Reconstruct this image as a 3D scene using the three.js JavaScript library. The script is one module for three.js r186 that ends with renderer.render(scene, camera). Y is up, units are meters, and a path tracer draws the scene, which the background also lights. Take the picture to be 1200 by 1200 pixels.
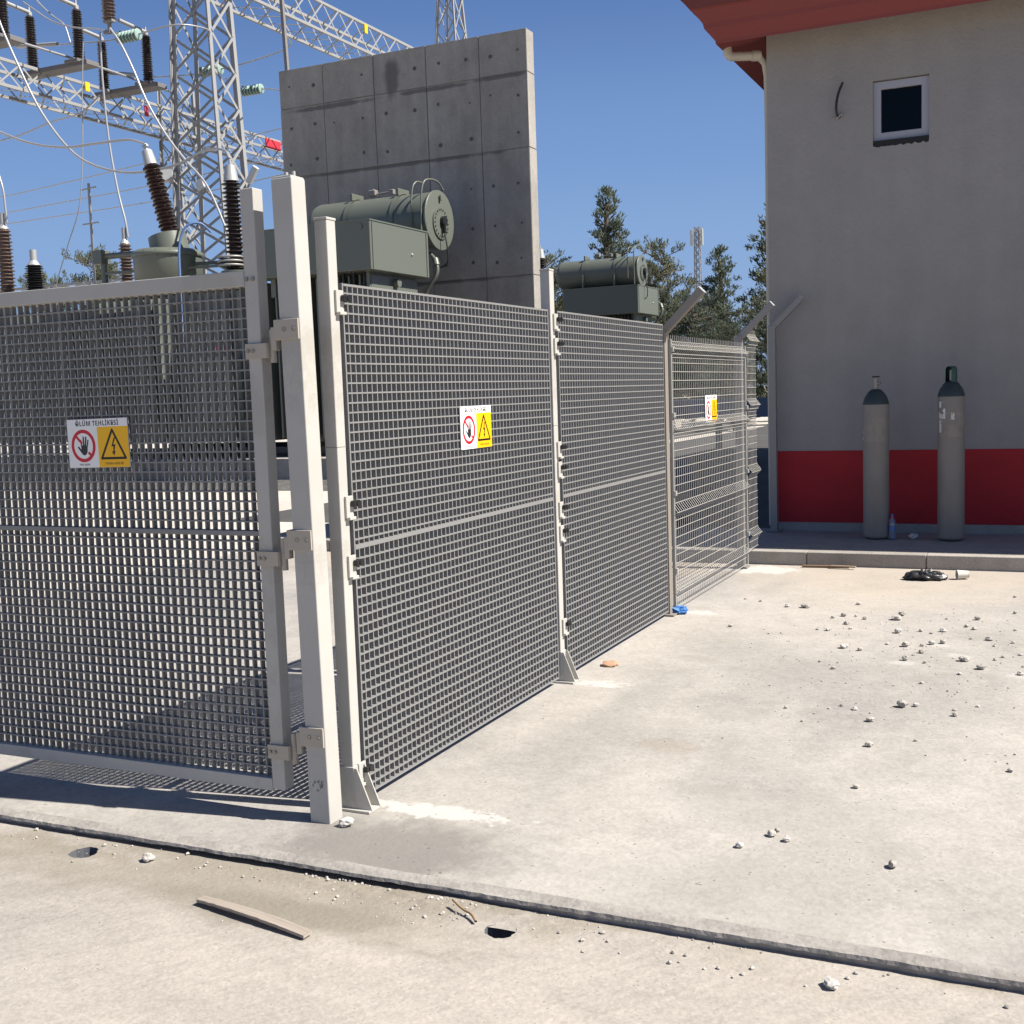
import * as THREE from 'three';
import { mergeGeometries } from 'three/addons/utils/BufferGeometryUtils.js';
import { RoundedBoxGeometry } from 'three/addons/geometries/RoundedBoxGeometry.js';
import { ImprovedNoise } from 'three/addons/math/ImprovedNoise.js';

/* ------------------------------------------------------------------ camera, sky, sun, exposure */
const scene = new THREE.Scene();
const camera = new THREE.PerspectiveCamera(47.0, 1, 0.05, 4000);
camera.position.set(0, 1.6, 0);
camera.up.set(-0.011, 0.994, -0.105);
camera.lookAt(-0.42, 1.6 - 0.1, -0.902);

const SUN = new THREE.Vector3(1, 1.147, -0.142).normalize();
{ // clear sky as a computed equirectangular picture of the air
  const W = 512, H = 256, d = new Float32Array(W * H * 4);
  const stops = [[-90, .195, .268, .40], [0, .195, .268, .40], [7, .143, .231, .394], [11.4, .109, .192, .364], [18.4, .063, .121, .272], [30, .036, .076, .192], [60, .020, .043, .114], [90, .016, .034, .095]];
  const v = new THREE.Vector3();
  for (let j = 0; j < H; j++) for (let i = 0; i < W; i++) {
    const el = ((j + .5) / H - .5) * Math.PI, az = ((i + .5) / W - .5) * 2 * Math.PI, deg = el * 180 / Math.PI;
    let k = 0; while (k < stops.length - 2 && deg > stops[k + 1][0]) k++;
    const a = stops[k], b = stops[k + 1]; let t = (deg - a[0]) / (b[0] - a[0]); t = Math.min(1, Math.max(0, t)); t = t * t * (3 - 2 * t) * .4 + t * .6;
    v.set(Math.cos(el) * Math.cos(az), Math.sin(el), Math.cos(el) * Math.sin(az));
    const g = Math.max(0, v.dot(SUN)), glow = .10 * Math.pow(g, 6) + .5 * Math.pow(g, 60);
    const o = (j * W + i) * 4;
    for (let c = 0; c < 3; c++) d[o + c] = a[c + 1] + (b[c + 1] - a[c + 1]) * t + glow * [1, .97, .9][c];
    d[o + 3] = 1;
  }
  const sky = new THREE.DataTexture(d, W, H, THREE.RGBAFormat, THREE.FloatType);
  sky.mapping = THREE.EquirectangularReflectionMapping; sky.magFilter = THREE.LinearFilter; sky.minFilter = THREE.LinearFilter; sky.needsUpdate = true;
  scene.background = sky; scene.environment = sky;
}
const sun = new THREE.DirectionalLight(new THREE.Color().setRGB(1, .95, .87), 5);
sun.position.copy(SUN).multiplyScalar(80).add(new THREE.Vector3(-8, 0, -15)); sun.target.position.set(-8, 0, -15);
sun.castShadow = true; sun.shadow.mapSize.set(4096, 4096);
Object.assign(sun.shadow.camera, { left: -60, right: 60, top: 60, bottom: -60, near: 1, far: 250 });
scene.add(sun, sun.target);
const renderer = new THREE.WebGLRenderer({ antialias: true });
renderer.toneMapping = THREE.LinearToneMapping; renderer.toneMappingExposure = 1.75;
renderer.shadowMap.enabled = true; renderer.shadowMap.type = THREE.PCFSoftShadowMap;

/* ------------------------------------------------------------------ helpers */
let seed = 7;
const rnd = () => { seed = (seed * 1664525 + 1013904223) >>> 0; return seed / 4294967296; };
const rr = (a, b) => a + (b - a) * rnd();
const V = (x, y, z) => new THREE.Vector3(x, y, z);
const used = {};
function numbered(n) { used[n] = (used[n] ?? -1) + 1; return used[n] ? n + '_' + String(used[n]).padStart(3, '0') : n; }
function tag(o, label, category, group, kind) { if (label) o.userData.label = label; if (category) o.userData.category = category; if (group) o.userData.group = group; if (kind) o.userData.kind = kind; return o; }
function thing(name, label, category, p = [0, 0, 0], turn = 0, group) {
  const o = new THREE.Group(); o.name = numbered(name); o.position.set(...p); o.rotation.y = turn; scene.add(o); return tag(o, label, category, group);
}
function part(name, geo, mat, parent, p) { const m = new THREE.Mesh(geo, mat); m.name = parent === scene ? numbered(name) : name; if (p) m.position.set(...p); parent.add(m); return m; }
function structure(name, geo, mat, p) { const m = part(name, geo, mat, scene, p); m.userData.kind = 'structure'; return m; }
const UB = new THREE.BoxGeometry(1, 1, 1);
function ubox(name, mat, parent, size, p) { const m = part(name, UB, mat, parent, p); m.scale.set(...size); return m; }
const BX = (w, h, d, r = .004) => new RoundedBoxGeometry(w, h, d, 1, Math.min(r, w * .3, h * .3, d * .3));
function bar(name, a, b, w, mat, parent, h = w) {
  const m = new THREE.Mesh(UB, mat); m.name = name; const A = V(...a), B = V(...b);
  m.position.copy(A).add(B).multiplyScalar(.5); m.lookAt(m.position.clone().add(B.clone().sub(A))); m.scale.set(w, h, A.distanceTo(B)); parent.add(m); return m;
}
function rodGeo(a, b, r, n = 8) {
  const A = V(...a), B = V(...b), g = new THREE.CylinderGeometry(r, r, A.distanceTo(B), n);
  g.applyQuaternion(new THREE.Quaternion().setFromUnitVectors(V(0, 1, 0), B.clone().sub(A).normalize())); const c = A.add(B).multiplyScalar(.5); g.translate(c.x, c.y, c.z); return g;
}
function tubeGeo(pts, r, seg = 40, n = 7) { return new THREE.TubeGeometry(new THREE.CatmullRomCurve3(pts.map(p => V(...p))), seg, r, n); }
function merge(list) { return mergeGeometries(list.map(g => { const k = g.index ? g.toNonIndexed() : g; for (const n of Object.keys(k.attributes)) if (!['position', 'normal', 'uv'].includes(n)) k.deleteAttribute(n); return k; })); }
function metreUV(g, s = 1) { // uv in metres by the way each face points
  const k = g.index ? g.toNonIndexed() : g, p = k.attributes.position, n = k.attributes.normal, uv = new Float32Array(p.count * 2);
  for (let i = 0; i < p.count; i++) {
    const ax = Math.abs(n.getX(i)), ay = Math.abs(n.getY(i)), az = Math.abs(n.getZ(i));
    const [u, v] = ay >= ax && ay >= az ? [p.getX(i), -p.getZ(i)] : ax >= az ? [p.getZ(i), p.getY(i)] : [p.getX(i), p.getY(i)];
    uv[2 * i] = u * s; uv[2 * i + 1] = v * s;
  }
  k.setAttribute('uv', new THREE.BufferAttribute(uv, 2)); return k;
}
// noise for textures
const perm = new Uint8Array(65536); { for (let i = 0; i < 65536; i++) perm[i] = Math.floor(rnd() * 256); }
function vn(x, y, px, py, s) { // value noise, periodic in px, py cells
  const x0 = Math.floor(x), y0 = Math.floor(y); let fx = x - x0, fy = y - y0; fx = fx * fx * (3 - 2 * fx); fy = fy * fy * (3 - 2 * fy);
  const a = ((x0 % px) + px) % px, b = (a + 1) % px, c = ((y0 % py) + py) % py, d = (c + 1) % py;
  const h = (i, j) => perm[(i * 131 + j * 9973 + s * 4099) & 65535];
  return ((h(a, c) * (1 - fx) + h(b, c) * fx) * (1 - fy) + (h(a, d) * (1 - fx) + h(b, d) * fx) * fy) / 255;
}
function fbm(u, v, f, oct, s, fy = f) { let t = 0, a = .5, n = 0; for (let k = 0; k < oct; k++) { t += a * vn(u * f, v * fy, f, fy, s + k); n += a; a *= .55; f *= 2; fy *= 2; } return t / n; }
const srgb = c => c <= .0031308 ? c * 12.92 : 1.055 * Math.pow(c, 1 / 2.4) - .055;
function texture(W, H, repW, repH, fn, color = true, wrap = THREE.RepeatWrapping) { // fn(u, v) -> [r,g,b] linear, or a number
  const d = new Uint8Array(W * H * 4);
  for (let j = 0; j < H; j++) for (let i = 0; i < W; i++) {
    const r = fn((i + .5) / W, (j + .5) / H), o = (j * W + i) * 4;
    for (let c = 0; c < 3; c++) { const q = color ? srgb(Math.min(1, Math.max(0, r[c]))) : Math.min(1, Math.max(0, r)); d[o + c] = Math.round(q * 255); }
    d[o + 3] = 255;
  }
  const t = new THREE.DataTexture(d, W, H); t.magFilter = THREE.LinearFilter; t.minFilter = THREE.LinearMipmapLinearFilter; t.generateMipmaps = true; t.wrapS = t.wrapT = wrap;
  if (color) t.colorSpace = THREE.SRGBColorSpace; t.repeat.set(1 / repW, 1 / repH); t.needsUpdate = true; return t;
}
const mix = (a, b, t) => a + (b - a) * t, mix3 = (a, b, t) => [mix(a[0], b[0], t), mix(a[1], b[1], t), mix(a[2], b[2], t)];
const sst = (a, b, x) => { const t = Math.min(1, Math.max(0, (x - a) / (b - a))); return t * t * (3 - 2 * t); };
const col = (r, g, b) => new THREE.Color().setRGB(r, g, b);
const mat = (r, g, b, rough = .8, metal = 0, extra = {}) => new THREE.MeshStandardMaterial({ color: col(r, g, b), roughness: rough, metalness: metal, ...extra });

/* ------------------------------------------------------------------ materials */
// upper slab: an 8 x 8 m sheet of poured concrete, u = (x + 6) / 8, v = (-z - 3) / 8
const slabMap = texture(2048, 2048, 8, 8, (u, v) => {
  const x = u * 8 - 6, z = -(v * 8 + 3);
  const big = fbm(u, v, 5, 4, 1), mid = fbm(u, v, 24, 4, 11), fine = fbm(u, v, 160, 3, 21), gr = fbm(u, v, 512, 2, 31), streak = fbm(u, v, 30, 3, 41, 9);
  let c = mix3([.425, .393, .352], [.335, .315, .29], sst(.35, .7, big * .7 + streak * .3));
  let m = .79 + .26 * mid + .17 * (fine - .5) + .24 * (gr - .5); c = c.map(q => q * m);
  const bl = sst(.62, .78, mid) * sst(.5, .62, big); c = mix3(c, [.27, .25, .22], bl * .6); const sm = sst(.6, .72, fbm(u, v, 12, 5, 46, 26) + (fine - .5) * .15); c = mix3(c, [.27, .255, .23], sm * .25);
  const dust = sst(-8.6, -10.2, z + (big - .5) * 2.2); c = mix3(c, [.43, .355, .275], dust * .6 * (.6 + .5 * mid));   // sand swept against the kerb
  const dx = (x + 2.12) / .58, dz = (z + 3.52) / .27, wet = sst(1.15, .35, Math.hypot(dx, dz) + (mid - .5) * 1.3 + (fine - .5) * .4);
  c = mix3(c, [.18, .168, .152], wet * .8);                                                     // cement smear by the gate post
  for (const [sx, sz, lx, lz] of [[-2.2, -3.87, .36, .07], [-2.28, -5.95, .24, .1], [-2.3, -8.05, .3, .12], [-2.3, -10.1, .4, .22], [-.78, -6.88, .12, .07], [-.5, -7.15, .1, .06], [-.17, -6.74, .1, .07], [-.62, -7.4, .07, .05]]) {
    const w = sst(.95, .55, Math.hypot((x - sx) / lx, (z - sz) / lz) + (mid - .5) * 1.5 + (fine - .5) * 1.3 + (gr - .5) * .5); c = mix3(c, [.5, .48, .45], w * (lx < .15 ? .45 : .85)); // white drilling dust at the feet
  }
  const spot = sst(.1, .05, Math.hypot((x + 1.55) / 1.6, z + 4.95) + (mid - .5) * .12); c = mix3(c, [.27, .23, .17], spot * .3);
  if (gr > .84 && fine > .52) c = c.map(q => q * .55);
  return c;
});
const bumpTile = texture(512, 512, 1.1, 1.1, (u, v) => .5 * fbm(u, v, 12, 4, 3) + .5 * fbm(u, v, 90, 3, 8), false);
const slabMat = new THREE.MeshStandardMaterial({ map: slabMap, roughness: .93, bumpMap: bumpTile, bumpScale: .003 });
// lower apron in front, 6 x 3 m
const apronMap = texture(2048, 1024, 6, 3, (u, v) => {
  const x = u * 6 - 4.6, z = -(v * 3 + 1.2);
  const big = fbm(u, v, 4, 4, 51), mid = fbm(u, v, 30, 4, 61), fine = fbm(u, v, 200, 3, 71), gr = fbm(u, v, 512, 2, 81);
  const a = (x * .8 + z * .6), broom = vn(a * 70, (x * -.6 + z * .8) * 5, 4096, 4096, 5);
  let c = mix3([.40, .363, .318], [.345, .317, .28], sst(.35, .7, big));
  const m = .8 + .24 * mid + .18 * (fine - .5) + .24 * (gr - .5) + .1 * (broom - .5); c = c.map(q => q * m);
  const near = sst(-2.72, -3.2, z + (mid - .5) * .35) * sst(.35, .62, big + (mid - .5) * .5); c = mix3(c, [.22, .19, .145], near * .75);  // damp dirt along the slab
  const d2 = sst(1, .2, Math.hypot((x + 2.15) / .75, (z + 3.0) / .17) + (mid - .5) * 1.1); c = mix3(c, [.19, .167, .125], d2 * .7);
  if (gr > .82 && fine > .5) c = c.map(q => q * .6);
  return c;
});
const apronMat = new THREE.MeshStandardMaterial({ map: apronMap, roughness: .95, bumpMap: bumpTile, bumpScale: .004 });
const edgeMat = new THREE.MeshStandardMaterial({ map: texture(512, 256, 2, 1, (u, v) => { const m = .6 + .5 * fbm(u, v, 20, 5, 91) + .35 * (fbm(u, v, 90, 3, 95) - .4); return [.34 * m, .315 * m, .285 * m]; }), roughness: .95, bumpMap: bumpTile, bumpScale: .005 });
const yardMat = new THREE.MeshStandardMaterial({ map: texture(1024, 1024, 14, 14, (u, v) => { const m = .75 + .25 * fbm(u, v, 6, 5, 101) + .25 * (fbm(u, v, 220, 2, 111) - .2); return [.52 * m, .475 * m, .42 * m]; }), roughness: .95 });
const dirtMat = new THREE.MeshStandardMaterial({ map: texture(512, 512, 5, 5, (u, v) => { const m = .6 + .5 * fbm(u, v, 6, 4, 121) + .4 * (fbm(u, v, 120, 2, 131) - .4); return [.075 * m, .073 * m, .07 * m]; }), roughness: 1 });
const gravelMat = new THREE.MeshStandardMaterial({ map: texture(512, 512, 3, 3, (u, v) => { const m = .5 + .5 * fbm(u, v, 8, 3, 351) + .9 * (fbm(u, v, 110, 2, 361) - .45); return [.13 * m, .124 * m, .115 * m]; }), roughness: 1, bumpMap: bumpTile, bumpScale: .02 });
const landMat = new THREE.MeshStandardMaterial({ map: texture(512, 512, 30, 30, (u, v) => { const m = .7 + .5 * fbm(u, v, 6, 5, 141); return [.26 * m, .23 * m, .16 * m]; }), roughness: 1 });
const kerbMats = [1, .9, 1.08].map((k, i) => new THREE.MeshStandardMaterial({ map: texture(256, 256, .8, .8, (u, v) => { const m = k * (.75 + .3 * fbm(u, v, 8, 4, 151 + i) + .25 * (fbm(u, v, 90, 2, 161) - .4)); return [.36 * m, .33 * m, .29 * m]; }), roughness: .95, bumpMap: bumpTile, bumpScale: .006 }));
const plaster = new THREE.MeshStandardMaterial({
  map: texture(1024, 1024, 7, 7, (u, v) => { const b = fbm(u, v, 4, 4, 171), m = .84 + .2 * b + .1 * (fbm(u, v, 40, 4, 181) - .3) + .05 * (fbm(u, v, 300, 2, 191) - .5) + .1 * (fbm(u, v, 44, 3, 195, 4) - .5); return [.31 * m, .294 * m, .275 * m]; }),
  roughness: .92, bumpMap: texture(512, 512, 1.7, 1.7, (u, v) => .6 * fbm(u, v, 6, 4, 201) + .4 * fbm(u, v, 80, 3, 211), false), bumpScale: .008 });
const redPaint = new THREE.MeshStandardMaterial({ map: texture(512, 256, 4, 2, (u, v) => { const m = .8 + .3 * fbm(u, v, 10, 5, 221); return [.38 * m, .014 * m, .02 * m]; }), roughness: .8, bumpMap: bumpTile, bumpScale: .004 });
const redTrim = mat(.225, .048, .042, .75), redTrim2 = redTrim, redTile = mat(.13, .026, .03, .7), soffitMat = redTrim;
const wallMap = texture(1024, 1024, 7.4, 10.2, (u, v) => { // firewall, u along x from its left end, v up from the ground
  const x = u * 7.4, y = v * 10.2, b = fbm(u, v, 5, 4, 231), mi = fbm(u, v, 26, 4, 241), f = fbm(u, v, 180, 2, 251), run = fbm(u, v, 40, 3, 261, 3);
  let m = .74 + .32 * b + .26 * (mi - .5) + .14 * (f - .5) + .22 * (run - .5); let c = [.37 * m, .345 * m, .308 * m];
  for (const [cx, cy, rx, ry] of [[3.25, 9.15, .23, .55], [6.1, 8.84, .8, .07], [4.3, 8.8, 1.1, .06], [1.6, 8.78, 1.3, .07], [3.4, 7.16, 3.2, .05], [3.2, 4.3, 3.2, .06]])
    c = mix3(c, [.11, .105, .1], .75 * sst(1.15, .6, Math.hypot((x - cx) / rx, (y - cy) / ry) + (mi - .5) * .8));
  return c;
});
const fireMat = new THREE.MeshStandardMaterial({ map: wallMap, roughness: .95, bumpMap: bumpTile, bumpScale: .01 });
const speck = texture(1024, 1024, 2.3, 2.3, (u, v) => { const a = fbm(u, v, 14, 4, 271), f = fbm(u, v, 200, 2, 281), st = fbm(u, v, 9, 5, 285), k = sst(.6, .74, st + (f - .5) * .12); const m = .88 + .14 * a - (f > .82 ? .05 : 0); return mix3([m, m, m * .985], [.62, .54, .44], k * .25); });
const cream = new THREE.MeshStandardMaterial({ color: col(.47, .455, .425), map: speck, roughness: .55 });
const creamDark = cream;
const hingeMat = mat(.42, .375, .31, .5), boltMat = mat(.30, .27, .23, .4, .6), black = mat(.012, .012, .013, .45);
const frp = mat(.22, .218, .215, .5), frp2 = mat(.207, .205, .202, .5);
const galv = mat(.32, .315, .30, .5, .3), galvDull = mat(.24, .225, .21, .6, .2), wireMat = mat(.40, .385, .355, .5, .25);
const lattice = mat(.30, .30, .298, .55);
const green = mat(.125, .137, .112, .4), green2 = green, greenLight = green;
const porcelain = mat(.048, .027, .024, .3), porcelainDark = mat(.03, .022, .022, .35), porcelainBrown = mat(.11, .075, .062, .4), alloy = mat(.42, .42, .41, .5, .35);
const conductor = mat(.42, .42, .42, .4, .4), conductorDark = conductor, glassString = new THREE.MeshPhysicalMaterial({ color: col(.30, .42, .37), roughness: .2, clearcoat: .6 });
const pvc = mat(.5, .46, .38, .5), white = mat(.62, .62, .6, .45), blueMat = mat(.05, .12, .32, .5);

/* ------------------------------------------------------------------ ground */
{
  const g = new THREE.CircleGeometry(2200, 64); g.rotateX(-Math.PI / 2); structure('land', metreUV(g), landMat, [0, -.45, 0]);
  const yard = new THREE.PlaneGeometry(150, 76.66); yard.rotateX(-Math.PI / 2); yard.translate(-30, 0, -41.7); structure('yard_ground', metreUV(yard), yardMat, [0, -.012, 0]);
  const dirt = new THREE.PlaneGeometry(14, 34); dirt.rotateX(-Math.PI / 2); dirt.translate(-3.4, 0, -30); structure('service_road', metreUV(dirt), dirtMat, [0, -.006, 0]);
  const bed = new THREE.PlaneGeometry(17, 30); bed.rotateX(-Math.PI / 2); bed.translate(-19.5, 0, -32.6); structure('gravel_bed', metreUV(bed), gravelMat, [0, -.003, 0]);
  // upper slab with a worn, chamfered front edge
  const N = 1400, x0 = -8, x1 = 8, nz = new ImprovedNoise();
  const edge = x => -3.325 + .010 * nz.noise(x * 1.7, 3, 0) + .006 * nz.noise(x * 7, 9, 0) + .0035 * nz.noise(x * 33, 4, 0) - .012 * sst(.45, .75, nz.noise(x * 11, 6, 3));
  const P = [], I = [], UVs = [], rows = 3;
  for (let i = 0; i <= N; i++) { const x = x0 + (x1 - x0) * i / N, z = edge(x);
    for (const [k, zz] of [z, -3.8, -10.6].entries()) { P.push(x, 0, zz); UVs.push(x + 6, -zz - 3); } }
  for (let i = 0; i < N; i++) for (let k = 0; k < rows - 1; k++) { const a = i * rows + k, b = a + rows; I.push(a, b, a + 1, b, b + 1, a + 1); }
  const sg = new THREE.BufferGeometry(); sg.setAttribute('position', new THREE.Float32BufferAttribute(P, 3)); sg.setAttribute('uv', new THREE.Float32BufferAttribute(UVs, 2)); sg.setIndex(I); sg.computeVertexNormals();
  const slab = structure('concrete_slab', sg, slabMat);
  const P2 = [], I2 = [], U2 = [], R2 = 6;
  for (let i = 0; i <= N; i++) { const x = x0 + (x1 - x0) * i / N, z = edge(x), ch = -3.276 - z + .006 * nz.noise(x * 3, 1, 4) + .004 * nz.noise(x * 19, 1, 4) - .012 * sst(.4, .7, nz.noise(x * 8, 2, 9)), dy = -.011 + .002 * nz.noise(x * 9, 2, 8), under = .006 + .03 * sst(-1.5, -2.1, x) * (1 - .6 * sst(-2.9, -3.3, x)) + .008 * Math.abs(nz.noise(x * 2.3, 5, 2)) + .004 * nz.noise(x * 31, 5, 2), lip = .012 + .004 * nz.noise(x * 6, 7, 1) + .003 * nz.noise(x * 27, 3, 6);
    const pr = [[z, 0], [z + ch * .5, dy * .5], [z + ch, dy], [z + ch + .003, dy - lip], [z + ch - under, dy - lip - .004], [z + ch - under, -.12]];
    let s = 0; for (let k = 0; k < R2 - 1; k++) for (const e of [k, k + 1]) { const [zz, y] = pr[e]; if (e > k) s += Math.hypot(zz - pr[k][0], y - pr[k][1]); P2.push(x, y, zz); U2.push(x, s); } }
  const RW = 2 * (R2 - 1); for (let i = 0; i < N; i++) for (let k = 0; k < R2 - 1; k++) { const a = i * RW + 2 * k, b = a + RW; I2.push(a, a + 1, b, b, a + 1, b + 1); }
  const eg = new THREE.BufferGeometry(); eg.setAttribute('position', new THREE.Float32BufferAttribute(P2, 3)); eg.setAttribute('uv', new THREE.Float32BufferAttribute(U2, 2)); eg.setIndex(I2); eg.computeVertexNormals();
  part('slab_edge', eg, edgeMat, slab);
  // lower apron with two drilled holes
  const sh = new THREE.Shape([[-12, -6], [12, -6], [12, 3.5], [-12, 3.5]].map(p => new THREE.Vector2(...p)));
  const holes = [[-3.27, 3.15, .052], [-1.54, 3.12, .05]];
  const ring = ([hx, hz, r]) => { const a = []; for (let i = 0; i < 40; i++) { const t = i / 40 * Math.PI * 2, q = r * (1 + .05 * Math.sin(t * 3 + hx) + .03 * Math.sin(t * 7) + .03 * Math.sin(t * 13 + 2)); a.push(new THREE.Vector2(hx + q * Math.cos(t), hz + q * Math.sin(t))); } return a; };
  for (const h of holes) sh.holes.push(new THREE.Path(ring(h)));
  const ag = new THREE.ShapeGeometry(sh); ag.rotateX(-Math.PI / 2);
  const au = ag.attributes.uv, ap = ag.attributes.position; for (let i = 0; i < ap.count; i++) au.setXY(i, ap.getX(i) + 4.6, -ap.getZ(i) - 1.2);
  const apron = structure('concrete_apron', ag, apronMat, [0, -.043, 0]);
  for (const h of holes) { const pts = ring(h), pos = [], idx = []; pts.forEach(p => pos.push(p.x, 0, -p.y, p.x, -.3, -p.y)); const n = pts.length;
    for (let i = 0; i < n; i++) { const a = 2 * i, b = 2 * ((i + 1) % n); idx.push(a, a + 1, b, b, a + 1, b + 1); } pos.push(h[0], -.3, -h[1]); for (let i = 0; i < n; i++) idx.push(2 * n, 2 * i + 1, 2 * ((i + 1) % n) + 1);
    const g2 = new THREE.BufferGeometry(); g2.setAttribute('position', new THREE.Float32BufferAttribute(pos, 3)); g2.setIndex(idx); g2.computeVertexNormals(); part('hole_lining', g2, mat(.11, .115, .13, .8), apron); }
  // raised pavement along the building, with kerb stones
  const pv = structure('pavement', metreUV(new THREE.BoxGeometry(17, .3, 1.6).translate(0.5, -.034, -11.36)), kerbMats[1]);
  let x = -8; let i = 0; while (x < 9) { const w = 1.0; const k = part('kerb_stone', metreUV(BX(w - .003, .3, .14, .008)), kerbMats[(i * 7 + 1) % 3], pv, [x + w / 2, -.03 + rr(-.002, .002), -10.49 + rr(-.003, .003)]); k.rotation.y = rr(-.002, .002); x += w; i++; }
}

/* ------------------------------------------------------------------ building */
const XB = -2.65, ZB = -12.0;
{
  const b = thing('building', 'grey plastered building with red base band and red eaves', 'building', [XB, 0, ZB]);
  const w = 11, d = 18, topY = 5.2;
  const s = new THREE.Shape([[0, 0], [w, 0], [w, topY], [0, topY]].map(p => new THREE.Vector2(...p)));
  s.holes.push(new THREE.Path([[1.01, 3.845], [1.52, 3.845], [1.52, 4.445], [1.01, 4.445]].map(p => new THREE.Vector2(...p))));
  const front = new THREE.ExtrudeGeometry(s, { depth: .25, bevelEnabled: false }); front.translate(0, 0, -.25);
  part('wall', metreUV(merge([front, new THREE.BoxGeometry(.25, topY, d - .25).translate(.125, topY / 2, -.25 - (d - .25) / 2), new THREE.BoxGeometry(.25, topY, d - .25).translate(w - .125, topY / 2, -.25 - (d - .25) / 2), new THREE.BoxGeometry(w - .5, topY, .25).translate(w / 2, topY / 2, -d + .125), new THREE.BoxGeometry(w - .5, .2, d - .5).translate(w / 2, topY - .1, -d / 2)])), plaster, b);
  part('base_band', metreUV(new THREE.BoxGeometry(w + .008, .72, .008).translate(w / 2, .565, .004)), redPaint, b).userData.label = 'dark red painted band at wall foot';
  part('plinth', metreUV(new THREE.BoxGeometry(w, .085, .03).translate(w / 2 + .9, .16, .014)), kerbMats[0], b);
  // eaves: moulded cornice mitred round the corner
  const prof = [[0, 5.045], [.40, 4.9], [.405, 4.93], [.49, 5.035], [.50, 5.08], [.575, 5.19], [.60, 5.20], [.675, 5.30], [.69, 5.305], [.745, 5.385], [.745, 5.42]];
  const seg = (k) => { const [o0, y0] = prof[k], [o1, y1] = prof[k + 1], p = [[w, y0, o0], [-o0, y0, o0], [-o0, y0, -d], [w, y1, o1], [-o1, y1, o1], [-o1, y1, -d]];
    const g = new THREE.BufferGeometry(); const f = [0, 1, 3, 1, 4, 3, 1, 2, 4, 2, 5, 4]; g.setAttribute('position', new THREE.Float32BufferAttribute(f.flatMap(i => p[i]), 3)); g.setAttribute('uv', new THREE.Float32BufferAttribute(new Float32Array(24), 2)); g.computeVertexNormals(); return g; };
  part('soffit', seg(0), soffitMat, b);
  part('cornice', merge([1, 2, 3].map(seg)), redTrim, b); part('cornice', merge([4, 5].map(seg)), redTrim2, b); part('cornice', merge([6, 7].map(seg)), redTile, b);
  const e = .745, ye = 5.42, R = (a) => { const g = new THREE.BufferGeometry(); g.setAttribute('position', new THREE.Float32BufferAttribute(a.flat(), 3)); g.setAttribute('uv', new THREE.Float32BufferAttribute(new Float32Array(a.length * 2), 2)); g.computeVertexNormals(); return g; };
  const r0 = [w / 2, 7.4, -5.5], r1 = [w / 2, 7.4, -d + 5.5], c0 = [-e, ye, e], c1 = [w + e, ye, e], c2 = [w + e, ye, -d - e], c3 = [-e, ye, -d - e];
  const roof = part('roof', R([c0, c1, r0, c1, c2, r1, c1, r1, r0, c2, c3, r1, c3, c0, r0, c3, r0, r1]), redTile, b);
  part('roof_edge', merge([8, 9].map(seg)), redTile, roof);
  // window
  const win = part('window', UB, mat(.02, .02, .022, .9), b, [1.265, 3.865, -.08]); win.scale.set(.506, .036, .1);
  const wf = new THREE.Shape([[-.252, -.272], [.252, -.272], [.252, .272], [-.252, .272]].map(p => new THREE.Vector2(...p))); wf.holes.push(new THREE.Path([[-.19, -.205], [.19, -.205], [.19, .21], [-.19, .21]].map(p => new THREE.Vector2(...p))));
  win.scale.set(1, 1, 1); win.geometry = (() => { // rough dark foam under the frame
    const pts = [[-.253, .02]]; for (let i = 0; i <= 20; i++) pts.push([-.253 + .506 * i / 20, -.03 - .012 * Math.abs(Math.sin(i * 1.9)) - .006 * Math.sin(i * 4.1)]); pts.push([.253, .02]);
    const g = new THREE.ExtrudeGeometry(new THREE.Shape(pts.map(p => new THREE.Vector2(...p))), { depth: .081, bevelEnabled: false }); return g; })();
  part('window_frame', new THREE.ExtrudeGeometry(wf, { depth: .05, bevelEnabled: true, bevelSize: .006, bevelThickness: .006, bevelSegments: 2 }), mat(.36, .36, .39, .4), win, [0, .296, -.01]);
  part('window_pane', new THREE.BoxGeometry(.40, .44, .006), new THREE.MeshPhysicalMaterial({ color: col(.25, .27, .3), transmission: 1, roughness: .02, thickness: 0, ior: 1.25 }), win, [0, .298, .01]);
  // rainwater pipe at the corner
  part('downpipe', merge([tubeGeo([[-.36, 4.98, .12], [-.36, 4.90, .12], [-.34, 4.85, .11], [-.26, 4.845, .06], [-.06, 4.845, -.03]], .045, 30, 12), tubeGeo([[-.09, 4.845, -.02], [-.05, 4.83, -.05], [-.032, 4.72, -.14], [-.03, 4.6, -.16], [-.03, 2.5, -.16], [-.03, .15, -.16]], .036, 40, 12), rodGeo([-.14, 4.845, .01], [-.075, 4.845, -.025], .053, 12)]), pvc, b).userData.label = 'beige rainwater pipe with elbow under the eaves';
  // the cable stub that sticks out of the plaster
  const cb = part('cable_stub', tubeGeo([[.70, 4.15, .0], [.685, 4.165, .05], [.68, 4.25, .065], [.70, 4.36, .06], [.74, 4.46, .05]], .012, 24, 8), black, b);
  part('cable_clip', tubeGeo([[.67, 4.13, .02], [.70, 4.155, .03], [.73, 4.17, .03]], .012, 8, 6), galv, cb);
}

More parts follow.
